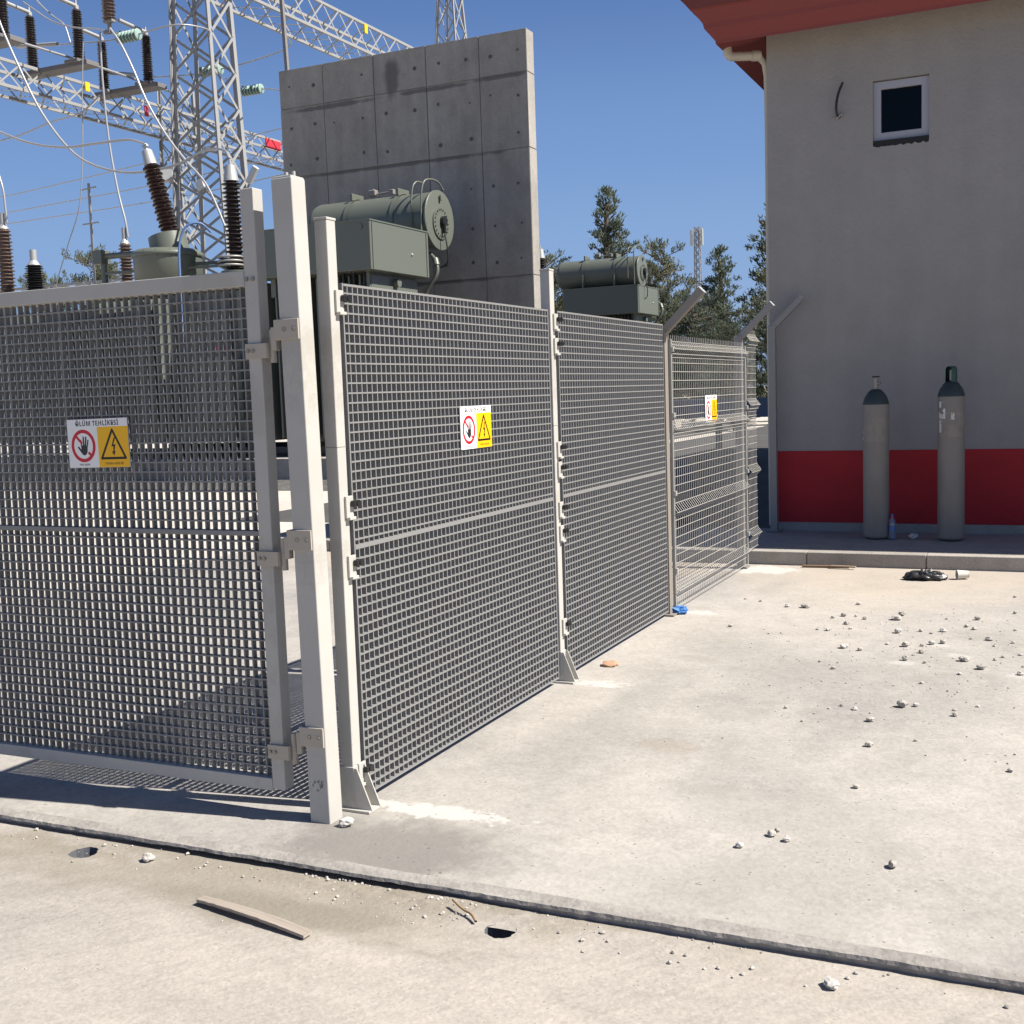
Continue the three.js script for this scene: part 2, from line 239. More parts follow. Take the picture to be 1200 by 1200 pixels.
/* ------------------------------------------------------------------ gate post, gate */
{
  const p = thing('gate_post', 'thick cream square gate post with hinge brackets, tallest post in front', 'post', [-2.53, 0, -3.655]);
  p.rotation.z = .011;
  part('shaft', metreUV(BX(.09, 2.41, .088, .005).translate(0, 1.2, 0)), cream, p);
  part('cap', BX(.084, .012, .082, .003).translate(0, 2.405, 0), creamDark, p);
  for (const x of [-.012, .02]) part('cap_bolt', rodGeo([x, 2.4, -.01], [x, 2.432, -.01], .007), alloy, p);
  for (const y of [.335, 1.085, 1.862]) {
    const h = part('hinge_bracket', merge([BX(.108, .075, .008, .002).translate(-.012, y, .0495), BX(.008, .075, .06, .002).translate(-.063, y, .02), BX(.022, .085, .03, .003).translate(-.076, y - .03, .03)]), hingeMat, p);
    for (const x of [-.02, .022]) part('bolt', rodGeo([x, y, .05], [x, y, .059], .0075, 8), boltMat, h);
  }
  const dirt = part('dirt_mark', new THREE.PlaneGeometry(.07, .1), new THREE.MeshStandardMaterial({ color: col(.2, .19, .17), roughness: .9, transparent: true, alphaMap: texture(64, 64, 1, 1, (u, v) => sst(.6, .72, fbm(u, v, 6, 4, 301)) * sst(.5, .3, Math.hypot(u - .5, v - .5)), false) }), p, [0, .16, .0452]); dirt.userData.label = 'dark smeared scuffs near the post foot';
}
{
  const xr = -2.69, W = 2.06, zf = -3.62;
  const g = thing('swing_gate', 'closed gate leaf of shaded grey grating in cream frame', 'gate', [xr - W / 2, 0, zf - .03]);
  const L = -W / 2, R = W / 2;
  for (const x of [L + .03, R - .03]) part('stile', metreUV(BX(.06, 2.28, .06, .004).translate(x, .105 + 1.14, 0)), creamDark, g);
  part('top_rail', metreUV(BX(W - .124, .058, .056, .003).translate(0, 2.06, 0)), creamDark, g);
  part('bottom_rail', metreUV(BX(W - .124, .05, .056, .003).translate(0, .122, 0)), creamDark, g);
  part('middle_rail', BX(W - .124, .02, .036, .002).translate(0, 1.102, -.004), frp, g);
  const x0 = L + .062, x1 = R - .062, y0 = .148, y1 = 2.030;
  const nv = Math.round((x1 - x0) / .0381), nh = Math.round((y1 - y0) / .0381);
  for (let i = 1; i < nv; i++) ubox('vertical_bar', frp, g, [.0060, y1 - y0, .024], [x0 + (x1 - x0) * i / nv + rr(-.0004, .0004), (y0 + y1) / 2, -.005 + rr(-.0005, .0005)]);
  for (let i = 1; i < nh; i++) { const y = y0 + (y1 - y0) * i / nh; if (Math.abs(y - 1.102) < .012) continue; ubox('horizontal_bar', frp, g, [x1 - x0, .0058, .026], [0, y + rr(-.0004, .0004), -.005]); }
  for (const y of [.258, 1.01, 1.79]) {
    const h = part('hinge_strap', merge([BX(.098, .056, .008, .002).translate(R - .018, y, .036), BX(.008, .056, .03, .002).translate(R + .029, y, .02), rodGeo([R + .042, y - .045, .012], [R + .042, y + .075, .012], .013, 10)]), hingeMat, g);
    for (const x of [R - .052, R - .03]) part('bolt', rodGeo([x, y, .037], [x, y, .046], .007, 8), boltMat, h);
  }
  for (const x of [R - .048, R - .02]) part('rail_bolt', rodGeo([x, 2.055, .028], [x, 2.055, .037], .008, 8), boltMat, g);
}

/* ------------------------------------------------------------------ grating fence panels and their posts */
const XF = -2.474;
function gratingPanel(za, zb, label) {
  const W = za - zb, g = thing('grating_panel', label, 'fence panel', [XF, 0, (za + zb) / 2], 0, 'grating panels along the fence line');
  const y0 = .032, y1 = 2.040, nv = Math.round(W / .0381), nh = 53, H = W / 2;
  for (const s of [-1, 1]) ubox('edge_bar', frp, g, [.0215, y1 - y0, .008], [-.0106, (y0 + y1) / 2, s * (H - .005)]);
  for (const y of [y0 + .006, 1.026, y1 - .006]) ubox('edge_bar', frp, g, [.0225, y === 1.026 ? .018 : .009, W - .0205], [-.0107, y, 0]);
  for (let i = 1; i < nv; i++) ubox('vertical_bar', i % 3 ? frp : frp2, g, [.0212, y1 - y0 - .002, .0056], [-.0116 + rr(-.0006, .0006), (y0 + y1) / 2, -H + W * i / nv + rr(-.0006, .0006)]);
  for (let i = 1; i < nh; i++) { const y = y0 + (y1 - y0) * i / nh; if (Math.abs(y - 1.026) < .016) continue; ubox('horizontal_bar', i % 4 ? frp : frp2, g, [.022, .0062, W - .021], [-.011, y + rr(-.0006, .0006), 0]); }
  return g;
}
gratingPanel(-3.852, -5.855, 'sunlit grey grating panel between gate post and second slim post');
gratingPanel(-5.985, -7.87, 'sunlit grey grating panel ending at brown post and wire mesh');
function slimPost(z, h, clamps, label) {
  const p = thing('fence_post', label, 'post', [-2.503, 0, z], 0, 'slim cream fence posts');
  part('shaft', metreUV(BX(.056, h - .01, .06, .004).translate(0, h / 2 + .003, 0)), cream, p);
  part('cap', BX(.06, .01, .064, .002).translate(0, h + .003, 0), creamDark, p);
  const tri = new THREE.Shape([[0, 0], [.075, 0], [.068, .02], [.012, .16], [0, .16]].map(q => new THREE.Vector2(...q))), tg = new THREE.ExtrudeGeometry(tri, { depth: .006, bevelEnabled: false });
  const f = part('foot', merge([BX(.15, .01, .1, .002).translate(.03, .006, 0), BX(.066, .17, .07, .002).translate(0, .09, 0)]), cream, p);
  for (const s of [-1, 1]) part('gusset', tg, cream, f, [.033, .011, s * .03 - .003]);
  for (const [y, s] of clamps) {
    const c = part('clamp', merge([BX(.01, .085, .05, .002).translate(.034, y - .012, s * .022), BX(.022, .012, .044, .002).translate(.038, y - .056, s * .026)]), cream, p);
    part('clamp_bolt', merge([rodGeo([.036, y, s * .052], [.062, y, s * .052], .013, 10), BX(.018, .024, .046, .003).translate(.05, y, s * .045)]), black, c);
  }
  part('joint_collar', BX(.0575, .003, .0615, .001).translate(0, 1.42, 0), galvDull, p);
  return p;
}
slimPost(-3.80, 2.27, [[1.98, -1], [1.2, -1], [.97, -1], [.15, -1]], 'slim cream post just behind the thick gate post');
slimPost(-5.92, 2.25, [[1.99, -1], [1.86, -1], [1.3, -1], [1.19, -1], [.97, -1], [.84, -1], [.32, -1]], 'slim cream post between the two grating panels');

/* ------------------------------------------------------------------ welded mesh fence */
function armPost(x, z, h, m, w, label, y0 = 0) {
  const p = thing('steel_post', label, 'post', [x, y0, z], 0, 'steel posts with outward arms');
  part('shaft', metreUV(BX(w, h, w, .004).translate(0, h / 2, 0)), m, p);
  const a = part('arm', BX(w * .8, .42, w * .8, .004).translate(0, .20, 0), m, p, [.0, h - .03, 0]); a.rotation.z = -.80;
  part('arm_cap', BX(w * .84, .008, w * .84, .002).translate(0, .414, 0), alloy, a);
  part('base_plate', BX(w * 2, .01, w * 2, .002).translate(0, .008, 0), m, p);
  return p;
}
armPost(-2.505, -7.93, 2.0, mat(.26, .23, .195, .6, .1), .07, 'brown grey steel post with slanting arm beside grating panel');
armPost(-2.525, -10.19, 2.03, mat(.26, .25, .235, .55, .2), .065, 'galvanised steel post with slanting arm standing before the kerb');
armPost(-2.60, -11.88, 2.07, mat(.26, .25, .235, .55, .2), .07, 'shaded grey steel post with slanting arm at building corner', .12);
function meshPanel(za, zb, y0, label, folds, top) {
  const W = za - zb, g = thing('wire_mesh_panel', label, 'fence panel', [-2.472, y0, (za + zb) / 2], 0, 'folded wire mesh panels'), H = W / 2;
  const out = y => { let o = 0; for (const f of folds) o = Math.max(o, .04 * (1 - Math.abs(y - f) / .055)); return o; };
  const ys = [.02]; for (const f of folds) ys.push(f - .055, f, f + .055); ys.push(top);
  const pts = ys.filter((y, i) => i === 0 || y > ys[i - 1] + .001).map(y => [out(y), y, 0]);
  const wg = merge(pts.slice(1).map((p, i) => rodGeo(pts[i], p, .0025, 5)));
  const nv = Math.round(W / .05); for (let i = 0; i <= nv; i++) part('vertical_wire', wg, wireMat, g, [0, 0, -H + .004 + (W - .008) * i / nv]);
  const hs = []; let y = .03; while (y < top - .02) { hs.push(y); y += .062; } for (const f of folds) hs.push(f - .056, f + .002, f + .056);
  const hg = rodGeo([0, 0, -H], [0, 0, H], .0031, 6); let last = -1; for (const h of hs.sort((a, b) => a - b)) { if (h - last < .018) continue; last = h; part('horizontal_wire', hg, wireMat, g, [out(h) + .0055, h, 0]); }
  if (W > 1) for (const s of [-1, 1]) { const r = part('clip_strip', BX(.022, top - .06, .026, .003).translate(.01, top / 2, s * (H - .006)), galv, g); for (const h of [.3, .85, 1.4, top - .1]) part('clip', BX(.018, .035, .03, .003).translate(.028, h, s * (H - .006)), alloy, r); }
  return g;
}
meshPanel(-7.985, -10.145, .01, 'wide folded wire mesh fence panel holding a small yellow sign', [.15, .72, 1.3, 1.86], 1.96);
meshPanel(-10.24, -10.58, .125, 'narrow strip of folded wire mesh above the kerb', [.15, .72, 1.3, 1.86], 1.96);

/* ------------------------------------------------------------------ danger signs */
const signTex = (() => {
  const W = 960, H = 600, c = document.createElement('canvas'); c.width = W; c.height = H; const x = c.getContext('2d');
  x.fillStyle = '#e9e9e6'; x.fillRect(0, 0, W, H); x.fillStyle = '#f2b705'; x.fillRect(W * .5, 100, W * .5, H - 100);
  x.fillStyle = '#14141a'; x.textAlign = 'center'; x.textBaseline = 'middle'; x.font = 'bold 86px sans-serif'; x.fillText('ÖLÜM TEHLİKESİ', W / 2, 54, W * .84);
  // hand, then the red ring and bar
  x.save(); x.translate(262, 330); x.rotate(.12); x.fillStyle = '#26262b'; x.beginPath(); x.ellipse(0, 52, 52, 66, 0, 0, 7); x.fill(); x.lineCap = 'round'; x.strokeStyle = '#26262b';
  for (const [a, b, cx, d, w] of [[-40, 30, -62, -62, 22], [-14, 10, -24, -104, 24], [14, 10, 16, -108, 24], [38, 26, 52, -74, 21], [-34, 84, -92, 30, 26]]) { x.lineWidth = w; x.beginPath(); x.moveTo(a, b); x.lineTo(cx, d); x.stroke(); } x.restore();
  x.strokeStyle = '#c3142d'; x.lineWidth = 44; x.beginPath(); x.ellipse(245, 330, 172, 182, 0, 0, 7); x.stroke(); x.lineWidth = 34; x.beginPath(); x.moveTo(128, 202); x.lineTo(225, 300); x.stroke(); x.beginPath(); x.moveTo(318, 410); x.lineTo(362, 452); x.stroke();
  x.fillStyle = '#1a1a1e'; x.font = 'bold 34px sans-serif'; x.fillText('YAKLAŞMA', 245, 562, 190);
  x.lineJoin = 'round'; x.lineWidth = 30; x.strokeStyle = '#120c06'; x.beginPath(); x.moveTo(715, 140); x.lineTo(905, 490); x.lineTo(528, 490); x.closePath(); x.stroke();
  x.fillStyle = '#120c06'; x.beginPath(); for (const [i, q] of [[735, 235], [690, 345], [722, 345], [712, 410], [692, 408], [726, 462], [750, 400], [733, 404], [756, 318], [722, 322], [757, 235]].entries()) i ? x.lineTo(...q) : x.moveTo(...q); x.closePath(); x.fill();
  x.font = 'bold 36px sans-serif'; x.fillText('YÜKSEK GERİLİM', 720, 556, 400);
  const t = new THREE.CanvasTexture(c); t.colorSpace = THREE.SRGBColorSpace; return t;
})();
const signFace = new THREE.MeshStandardMaterial({ map: signTex, roughness: .45 }), signBack = mat(.55, .55, .55, .5);
function sign(p, turn, label, tilt = 0, k = 1) {
  const s = thing('warning_sign', label, 'sign', p, turn, 'danger of death signs'); s.rotation.z = tilt; s.scale.setScalar(k);
  part('plate', BX(.322, .198, .003, .001), signBack, s); part('printed_face', new THREE.PlaneGeometry(.320, .196), signFace, s, [0, 0, .0022]);
  for (const x of [-.105, .085]) part('cable_tie', rodGeo([x, .066, -.02], [x, .080, .006], .003, 6), black, s);
}
sign([-3.525, 1.458, -3.628], 0, 'shaded red and yellow danger sign on the gate leaf', .012);
sign([-2.4705, 1.45, -4.94], Math.PI / 2, 'bright sunlit danger sign on the first grating panel');
sign([-2.456, 1.432, -9.015], Math.PI / 2, 'small distant danger sign on the wire mesh panel', 0, 1.05);

/* ------------------------------------------------------------------ firewall */
{
  const xl = -17.8, z0 = -25.3, f = thing('concrete_firewall', 'tall grey concrete firewall with form panel joints behind transformer', 'wall', [xl, 0, z0]);
  const xs = [0, 1.3, 2.75, 4.18, 5.58, 6.78], ys = [0, 1.55, 4.32, 7.19, 8.87, 9.82];
  part('core', metreUV(new THREE.BoxGeometry(6.76, 9.80, .36).translate(3.39, 4.90, -.19)), fireMat, f);
  part('end_face', metreUV(merge(ys.slice(1).map((y, i) => BX(.05, y - ys[i] - .014, .40, .008).translate(6.76, (y + ys[i]) / 2, -.19 + (i % 2 ? .004 : 0))))), fireMat, f).userData.label = 'pale sunlit narrow end of the wall';
  for (let i = 0; i < 5; i++) for (let j = 0; j < 5; j++) {
    const w = xs[i + 1] - xs[i], h = ys[j + 1] - ys[j], g = BX(w - .016, h - .02, .03, .004); g.translate((xs[i] + xs[i + 1]) / 2, (ys[j] + ys[j + 1]) / 2, rr(-.006, .008)); part('form_panel', metreUV(g), fireMat, f);
  }
  const holes = []; for (let i = 0; i < 5; i++) for (let j = 1; j < 5; j++) for (const a of [.22, .78]) for (const c of (ys[j + 1] - ys[j] > 2 ? [.12, .42, .72] : ys[j + 1] - ys[j] > 1.2 ? [.2, .72] : [.5])) { if (rnd() < .12) continue; const r = rr(.02, .05); holes.push(new THREE.CylinderGeometry(r, r * .9, .01, 9).rotateX(Math.PI / 2).translate(xs[i] + (xs[i + 1] - xs[i]) * a + rr(-.05, .05), ys[j] + (ys[j + 1] - ys[j]) * c + rr(-.05, .05), .024)); }
  part('tie_holes', merge(holes), mat(.115, .108, .098, .95), f).userData.kind = 'stuff';
}

/* ------------------------------------------------------------------ transformers */
function bushingGeo(len, r0, r1, n, shed) { const p = [[0.001, 0]]; for (let i = 0; i < n; i++) { const a = i / n, r = mix(r0, r1, a), y = a * len, s = len / n, sh = shed * (i % 2 ? .72 : 1); p.push([r, y], [r + sh, y + s * .22], [r + sh * .95, y + s * .34], [r, y + s * .62]); } p.push([r1, len], [.001, len]); return new THREE.LatheGeometry(p.map(q => new THREE.Vector2(...q)), 20); }
function makeTransformer(label, cz, cy, r) { // local origin: ground below the front right corner of the cabinet
  const t = thing('power_transformer', label, 'transformer', [0, 0, 0], 0, 'green oil filled power transformers');
  const q = (name, geo, m, parent = t) => part(name, geo, m, parent);
  q('plinth', metreUV(new THREE.BoxGeometry(12.6, .45, 4).translate(-5.9, .2, -1.6)), kerbMats[0]);
  q('tank', BX(4, 3.3, 2.4, .05).translate(-5.3, 2.4, -1.7), green);
  const cov = q('tank_cover', BX(4.15, .09, 2.55, .02).translate(-5.3, 4.1, -1.7), green2);
  for (let i = 0; i < 14; i++) part('cover_bolt', new THREE.CylinderGeometry(.025, .025, .07, 6), alloy, cov, [-7.2 + i * .29, 4.18, -.5]);
  // radiator banks
  for (let i = 0; i < 8; i++) q('radiator_fin', BX(.05, 2.75, .55, .02).translate(-7.15 + i * .245, 2.55, -.12), green2);
  for (let i = 0; i < 15; i++) q('radiator_fin', BX(.05, 3.1, 1.5, .02).translate(-8.3 - i * .25, 2.35, -1.4), green);
  q('radiator_header', merge([rodGeo([-7.4, 3.8, -1.4], [-11.9, 3.8, -1.4], .08, 12), rodGeo([-7.4, .95, -1.4], [-11.9, .95, -1.4], .08, 12)]), green);
  q('radiator_header', merge([rodGeo([-7.25, 3.85, -.12], [-5.35, 3.85, -.12], .07, 12), rodGeo([-7.25, 1.25, -.12], [-5.35, 1.25, -.12], .07, 12)]), green2);
  for (let i = 0; i < 11; i++) q('radiator_fin', BX(.05, 3.3, 1.9, .02).translate(-2.85 + i * .26, 2.46, -1.3), green);
  q('radiator_header', merge([rodGeo([-3, 3.98, -1.3], [-.12, 3.98, -1.3], .09, 12), rodGeo([-3.4, .95, -1.3], [-.12, .95, -1.3], .09, 12)]), green);
  for (const x of [-2.6, -.3]) q('cabinet_support', bxs(.12, .4, 1.9, x, 3.98, -1.25), green);
  const cab = q('cabinet', BX(2.85, .98, 2.4, .02).translate(-1.425, 4.64, -1.2), green2);
  part('cabinet_rim', merge([BX(.02, .03, 2.42, .005).translate(.004, 5.125, -1.2), BX(2.87, .03, .02, .005).translate(-1.425, 5.125, .004)]), greenLight, cab);
  part('lifting_lug', new THREE.CylinderGeometry(.06, .06, .02, 14).rotateX(Math.PI / 2).translate(-.22, 5.0, .01), green, cab);
  part('lock', new THREE.SphereGeometry(.03, 10, 8).translate(.005, 4.58, -1.65), alloy, cab);
  // conservator
  const cons = q('conservator', new THREE.LatheGeometry([[0, 0], [r * .8, 0], [r * .95, .06], [r, .16], [r, 3.1], [r + .03, 3.1], [r + .03, 3.16], [0, 3.16]].map(p => new THREE.Vector2(...p)), 40).rotateZ(-Math.PI / 2).translate(-3.22, cy, cz), greenLight);
  part('end_cover', new THREE.CylinderGeometry(r * .58, r * .58, .03, 28).rotateZ(Math.PI / 2).translate(-.045, cy - .06, cz), greenLight, cons);
  for (let i = 0; i < 20; i++) { const a = i / 20 * Math.PI * 2; part('flange_bolt', new THREE.CylinderGeometry(.018, .018, .05, 6).rotateZ(Math.PI / 2), green, cons).position.set(-.025, cy - .06 + r * .48 * Math.cos(a), cz + r * .48 * Math.sin(a)); }
  part('oil_gauge', merge([new THREE.CylinderGeometry(.11, .11, .08, 16).rotateZ(Math.PI / 2).translate(0.01, cy - .02, cz - .04), BX(.07, .26, .07, .01).translate(.03, cy - .16, cz - .02)]), black, cons);
  part('lug', BX(.04, .12, .08, .01).translate(-.02, cy + r * .78, cz), green, cons);
  for (const x of [-2.15, -.95]) part('strap', merge([new THREE.CylinderGeometry(r + .025, r + .025, .10, 40, 1, true).rotateZ(Math.PI / 2).translate(x, cy, cz), BX(.06, .16, .5, .02).translate(x, cy + r + .05, cz + .05), BX(.05, 1.0, .06, .01).translate(x, cy - .55, cz + r + .02)]), greenLight, cons);
  part('ladder_rail', merge([tubeGeo([[-.42, cy - .3, cz + r + .06], [-.42, cy + .66, cz + .55], [-.40, cy + .80, cz + .42], [-.38, cy + .82, cz + .1]], .022, 30, 6), tubeGeo([[-.18, cy - .5, cz + r + .06], [-.18, cy + .66, cz + .55], [-.16, cy + .82, cz + .42], [-.14, cy + .84, cz - .15], [-.10, cy + .68, cz - .28]], .022, 30, 6)]), greenLight, cons);
  part('top_valve', merge([BX(.2, .14, .16, .03).translate(-1.75, cy + r + .13, cz), rodGeo([-1.75, cy + r, cz], [-1.75, cy + r + .22, cz], .04), rodGeo([-1.7, cy + r + .1, cz], [-1.2, cy + r + .12, cz], .02), BX(.12, .12, .12, .02).translate(-1.25, cy + r + .11, cz)]), galvDull, cons);
  part('drain_hose', tubeGeo([[.02, cy - .2, cz], [.10, cy - .6, cz + .02], [.08, cy - .95, cz + .02], [-.1, cy - 1.02, cz + .02], [-.22, cy - .82, cz + .04]], .016, 30, 6), black, cons);
  q('oil_pipe', merge([tubeGeo([[-.25, 4.75, -2.9], [-.05, 4.55, -2.8], [.0, 4.3, -2.75], [-.25, 3.9, -2.7], [-.6, 3.3, -2.7]], .045, 30, 8), rodGeo([-.08, 4.6, -2.83], [-.02, 4.45, -2.78], .075, 10), rodGeo([-.5, 4.15, -2.3], [-.5, 3.6, -2.3], .16, 14)]), greenLight);
  // high voltage turrets and bushings
  const tx = -6.05, tz = -1.1;
  const tur = q('turret', new THREE.LatheGeometry([[0, 0], [.74, 0], [.76, .95], [.80, .95], [.80, 1.02], [.7, 1.1], [0, 1.12]].map(p => new THREE.Vector2(...p)), 36).translate(tx, 4.0, tz), green2);
  part('turret_neck', new THREE.CylinderGeometry(.42, .44, .42, 24).rotateZ(.22).translate(tx + .06, 5.22, tz), green2, tur);
  part('flange_bolts', merge(Array.from({ length: 16 }, (_, i) => new THREE.CylinderGeometry(.025, .025, .12, 6).translate(tx + .76 * Math.cos(i * .3927), 4.99, tz + .76 * Math.sin(i * .3927)))), green, tur);
  const b1 = q('bushing', bushingGeo(1.78, .125, .10, 21, .105).rotateZ(.275).translate(tx + .17, 5.32, tz), porcelain);
  part('bushing_cap', merge([new THREE.CylinderGeometry(.12, .15, .34, 18).translate(0, 1.95, 0), new THREE.CylinderGeometry(.035, .035, .2, 8).translate(0, 2.2, 0), BX(.14, .08, .08, .02).translate(0, 2.24, 0)]).rotateZ(.275).translate(tx + .17, 5.32, tz), alloy, b1);
  const b2 = q('bushing', bushingGeo(2.1, .14, .115, 23, .105).rotateZ(.01).translate(-4.13, 4.35, -1.1), porcelainDark);
  part('bushing_cap', merge([new THREE.CylinderGeometry(.11, .17, .34, 18).translate(0, 2.27, 0), new THREE.CylinderGeometry(.03, .03, .16, 8).translate(0, 2.5, 0)]).rotateZ(.01).translate(-4.13, 4.35, -1.1), alloy, b2);
  q('turret', new THREE.CylinderGeometry(.34, .36, .4, 24).translate(-4.13, 4.3, -1.1), green2);
  for (const [i, s] of [0, 1, 2].entries()) part('grading_ring', new THREE.TorusGeometry(.27, .025, 8, 28).rotateX(Math.PI / 2).translate(-4.2, 4.62 + s * .09, -1.0), galv, b2);
  q('cross_pipe', merge([rodGeo([-8.0, 5.12, -1.1], [-6.4, 5.10, -1.1], .07, 12), BX(.28, .32, .3, .02).translate(-8.02, 5.1, -1.1), rodGeo([-7.95, 4.1, -1.1], [-7.95, 4.95, -1.1], .08, 10), BX(1.2, .06, .1, .01).translate(-7.3, 4.72, -1.1), rodGeo([-5.3, 4.75, -1.1], [-4.2, 4.72, -1.1], .04, 8), rodGeo([-5.3, 4.65, -.9], [-4.2, 4.62, -.9], .03, 8)]), greenLight);
  q('conduit', tubeGeo([[-4.62, .6, .25], [-4.66, 2.5, .2], [-4.72, 4.2, .1], [-4.74, 5.1, 0], [-4.62, 5.42, -.1], [-4.42, 5.48, -.3], [-4.3, 5.3, -.5]], .026, 60, 8), mat(.09, .16, .33, .5)).userData.label = 'blue conduit pipe rising in front of the tank';
  q('control_box', BX(.9, 1.4, .5, .02).translate(-3.9, 1.9, .02), green); const cb = t.children[t.children.length - 1]; part('alarm_lamp', BX(.16, .12, .1, .02).translate(-3.75, 2.75, .1), mat(.5, .02, .03, .4), cb);
  for (const z of [-.08, -2.3]) part('door_hinge', BX(.02, .9, .03, .004).translate(.008, 4.64, z), green, cab);
  part('cable_gland', merge([-.35, -.6, -.85].map(x => rodGeo([x, 4.16, -.3], [x, 3.3, -.28], .035, 8))), black, cab);
  for (const x of [-6.9, -5.9, -4.9, -3.9]) part('stiffener', BX(.1, 3.1, .12, .01).translate(x, 2.4, -.47), green, t);
  for (const x of [-7.05, -3.6]) part('lifting_eye', new THREE.TorusGeometry(.11, .03, 8, 18).translate(x, 4.27, -.7), green, t);
  q('relief_valve', merge([rodGeo([-3.5, 4.1, -1.9], [-3.5, 4.55, -1.9], .12, 14), rodGeo([-3.5, 4.55, -1.9], [-3.5, 4.6, -1.9], .17, 14), tubeGeo([[-3.5, 4.35, -1.9], [-3.2, 4.6, -2.2], [-2.9, 5.0, -2.7], [-2.7, 5.2, -3.0]], .05, 20, 8)]), green);
  q('skid_rail', merge([BX(8, .16, .14, .01).translate(-3.8, .56, -.5), BX(8, .16, .14, .01).translate(-3.8, .56, -2.8)]), black);
  return t;
}
function bxs(w, h, d, x, y, z) { return new THREE.BoxGeometry(w, h, d).translate(x, y, z); }
const tr = makeTransformer('green transformer with big conservator drum in front of concrete firewall', -3.1, 5.47, .62); tr.position.set(-12.4, 0, -20.42);
makeTransformer('smaller looking distant green transformer right of the concrete firewall', -.75, 5.68, .52).position.set(-13.45, .13, -40.0);

/* ------------------------------------------------------------------ lattice steelwork */
const angleUnit = (sx, sy) => merge([new THREE.BoxGeometry(1, .16, 1).translate(sx * .5, sy * .08, 0), new THREE.BoxGeometry(.16, .84, 1).translate(sx * .08, sy * .58, 0)]), angleGeo = [[1, 1], [-1, 1], [-1, -1], [1, -1]].map(q => angleUnit(...q));
function angleBar(name, a, b, w, k, m, parent) { // L section along a to b; x flange along world x, y flange along world z
  const A = V(...a), B = V(...b), z = B.clone().sub(A).normalize(), x = V(1, 0, 0); if (Math.abs(z.x) > .9) x.set(0, 0, 1); x.addScaledVector(z, -x.dot(z)).normalize(); const y = z.clone().cross(x);
  const o = new THREE.Mesh(angleGeo[k], m); o.name = name; o.quaternion.setFromRotationMatrix(new THREE.Matrix4().makeBasis(x, y, z)); o.position.copy(A).add(B).multiplyScalar(.5); o.scale.set(w, w, A.distanceTo(B)); parent.add(o); return o;
}
function latticeTower(name, label, cat, [x, y, z], h, w0, d0, w1, d1, n, leg, br, group) {
  const t = thing(name, label, cat, [x, y, z], 0, group);
  const c = (k, a) => { const f = a / h, w = mix(w0, w1, f) / 2, d = mix(d0, d1, f) / 2; return [[-w, a, d], [w, a, d], [w, a, -d], [-w, a, -d]][k]; };
  for (let k = 0; k < 4; k++) angleBar('leg', c(k, 0), c(k, h), leg, [3, 2, 1, 0][k] ^ 0, lattice, t);
  const nrm = [[0, 0, 1], [1, 0, 0], [0, 0, -1], [-1, 0, 0]];
  for (let i = 0; i < n; i++) for (let k = 0; k < 4; k++) { const a = h * i / n, b = h * (i + 1) / n, l = (k + 1) % 4, o = (p, s) => p.map((v, j) => v + nrm[k][j] * s);
    bar('brace', o(c(k, a), .012), o(c(l, b), .012), br * .16, lattice, t, br); bar('brace', o(c(l, a), -.2 * leg - .01), o(c(k, b), -.2 * leg - .01), br * .16, lattice, t, br);
  }
  return t;
}
function latticeBeam(name, label, x, y, za, zb, w, h, n, ch, br) { // along z, near face at x
  const t = thing(name, label, 'gantry beam', [x, y, za], 0, 'lattice gantry beams'), L = zb - za;
  const c = (k, s) => [[0, 0, s], [0, h, s], [-w, h, s], [-w, 0, s]][k];
  for (let k = 0; k < 4; k++) bar('chord', c(k, 0), c(k, L), ch, lattice, t);
  const nr = [[1, 0, 0], [0, 1, 0], [-1, 0, 0], [0, -1, 0]];
  for (let i = 0; i < n; i++) for (let k = 0; k < 4; k++) { const a = L * i / n, b = L * (i + 1) / n, l = (k + 1) % 4, o = (p, s) => p.map((v, j) => v + nr[k][j] * s), q = k % 2 ? [br, br * .18] : [br * .18, br];
    bar('brace', o(c(k, a), ch * .4), o(c(l, b), ch * .4), q[0], lattice, t, q[1]); if (k === 0 || k === 3) bar('brace', o(c(l, a), ch * .4 - br * .5), o(c(k, b), ch * .4 - br * .5), q[0], lattice, t, q[1]); }
  return t;
}
latticeTower('lattice_tower', 'large galvanised lattice gantry tower left of the firewall', 'lattice tower', [-23.8, -.1, -29.95], 16, 2.5, 1.25, 1.25, .9, 15, .15, .085, 'substation lattice towers');
latticeTower('lattice_tower', 'slimmer lattice column seen through the large gantry tower', 'lattice tower', [-27.5, -.1, -33], 12.4, 1.1, 1.0, .8, .8, 14, .09, .05, 'substation lattice towers');
latticeTower('lattice_tower', 'distant lattice tower tip rising above the concrete firewall', 'lattice tower', [-38.3, -.3, -75], 38, 4.6, 4.6, .2, .2, 17, .16, .1, 'substation lattice towers');
latticeBeam('gantry_beam', 'long lattice gantry beam crossing behind the large tower', -27, 10.72, -19, -41, 1.0, .70, 26, .085, .05);
latticeBeam('gantry_beam', 'high lattice gantry beam running above the firewall top', -22.9, 14.1, -30.4, -47, 1.25, .95, 17, .09, .055);
function plate(name, label, cat, size, p, m, turn = 0, group) { const o = part(name, BX(...size, .01), m, scene, p); o.rotation.y = turn; return tag(o, label, cat, group); }
plate('phase_tag', 'small yellow tag hanging on the long gantry beam', 'tag', [.05, .28, .18], [-26.86, 11.3, -28.2], mat(.75, .5, .02, .5));
plate('phase_tag', 'small yellow tag on the beam above the firewall', 'tag', [.05, .32, .2], [-22.8, 14.85, -37.9], mat(.75, .5, .02, .5));
plate('bay_sign', 'small red sign beside the tilted transformer bushing', 'sign', [.05, .34, .16], [-26.9, 11.1, -30.8], mat(.6, .03, .06, .5));
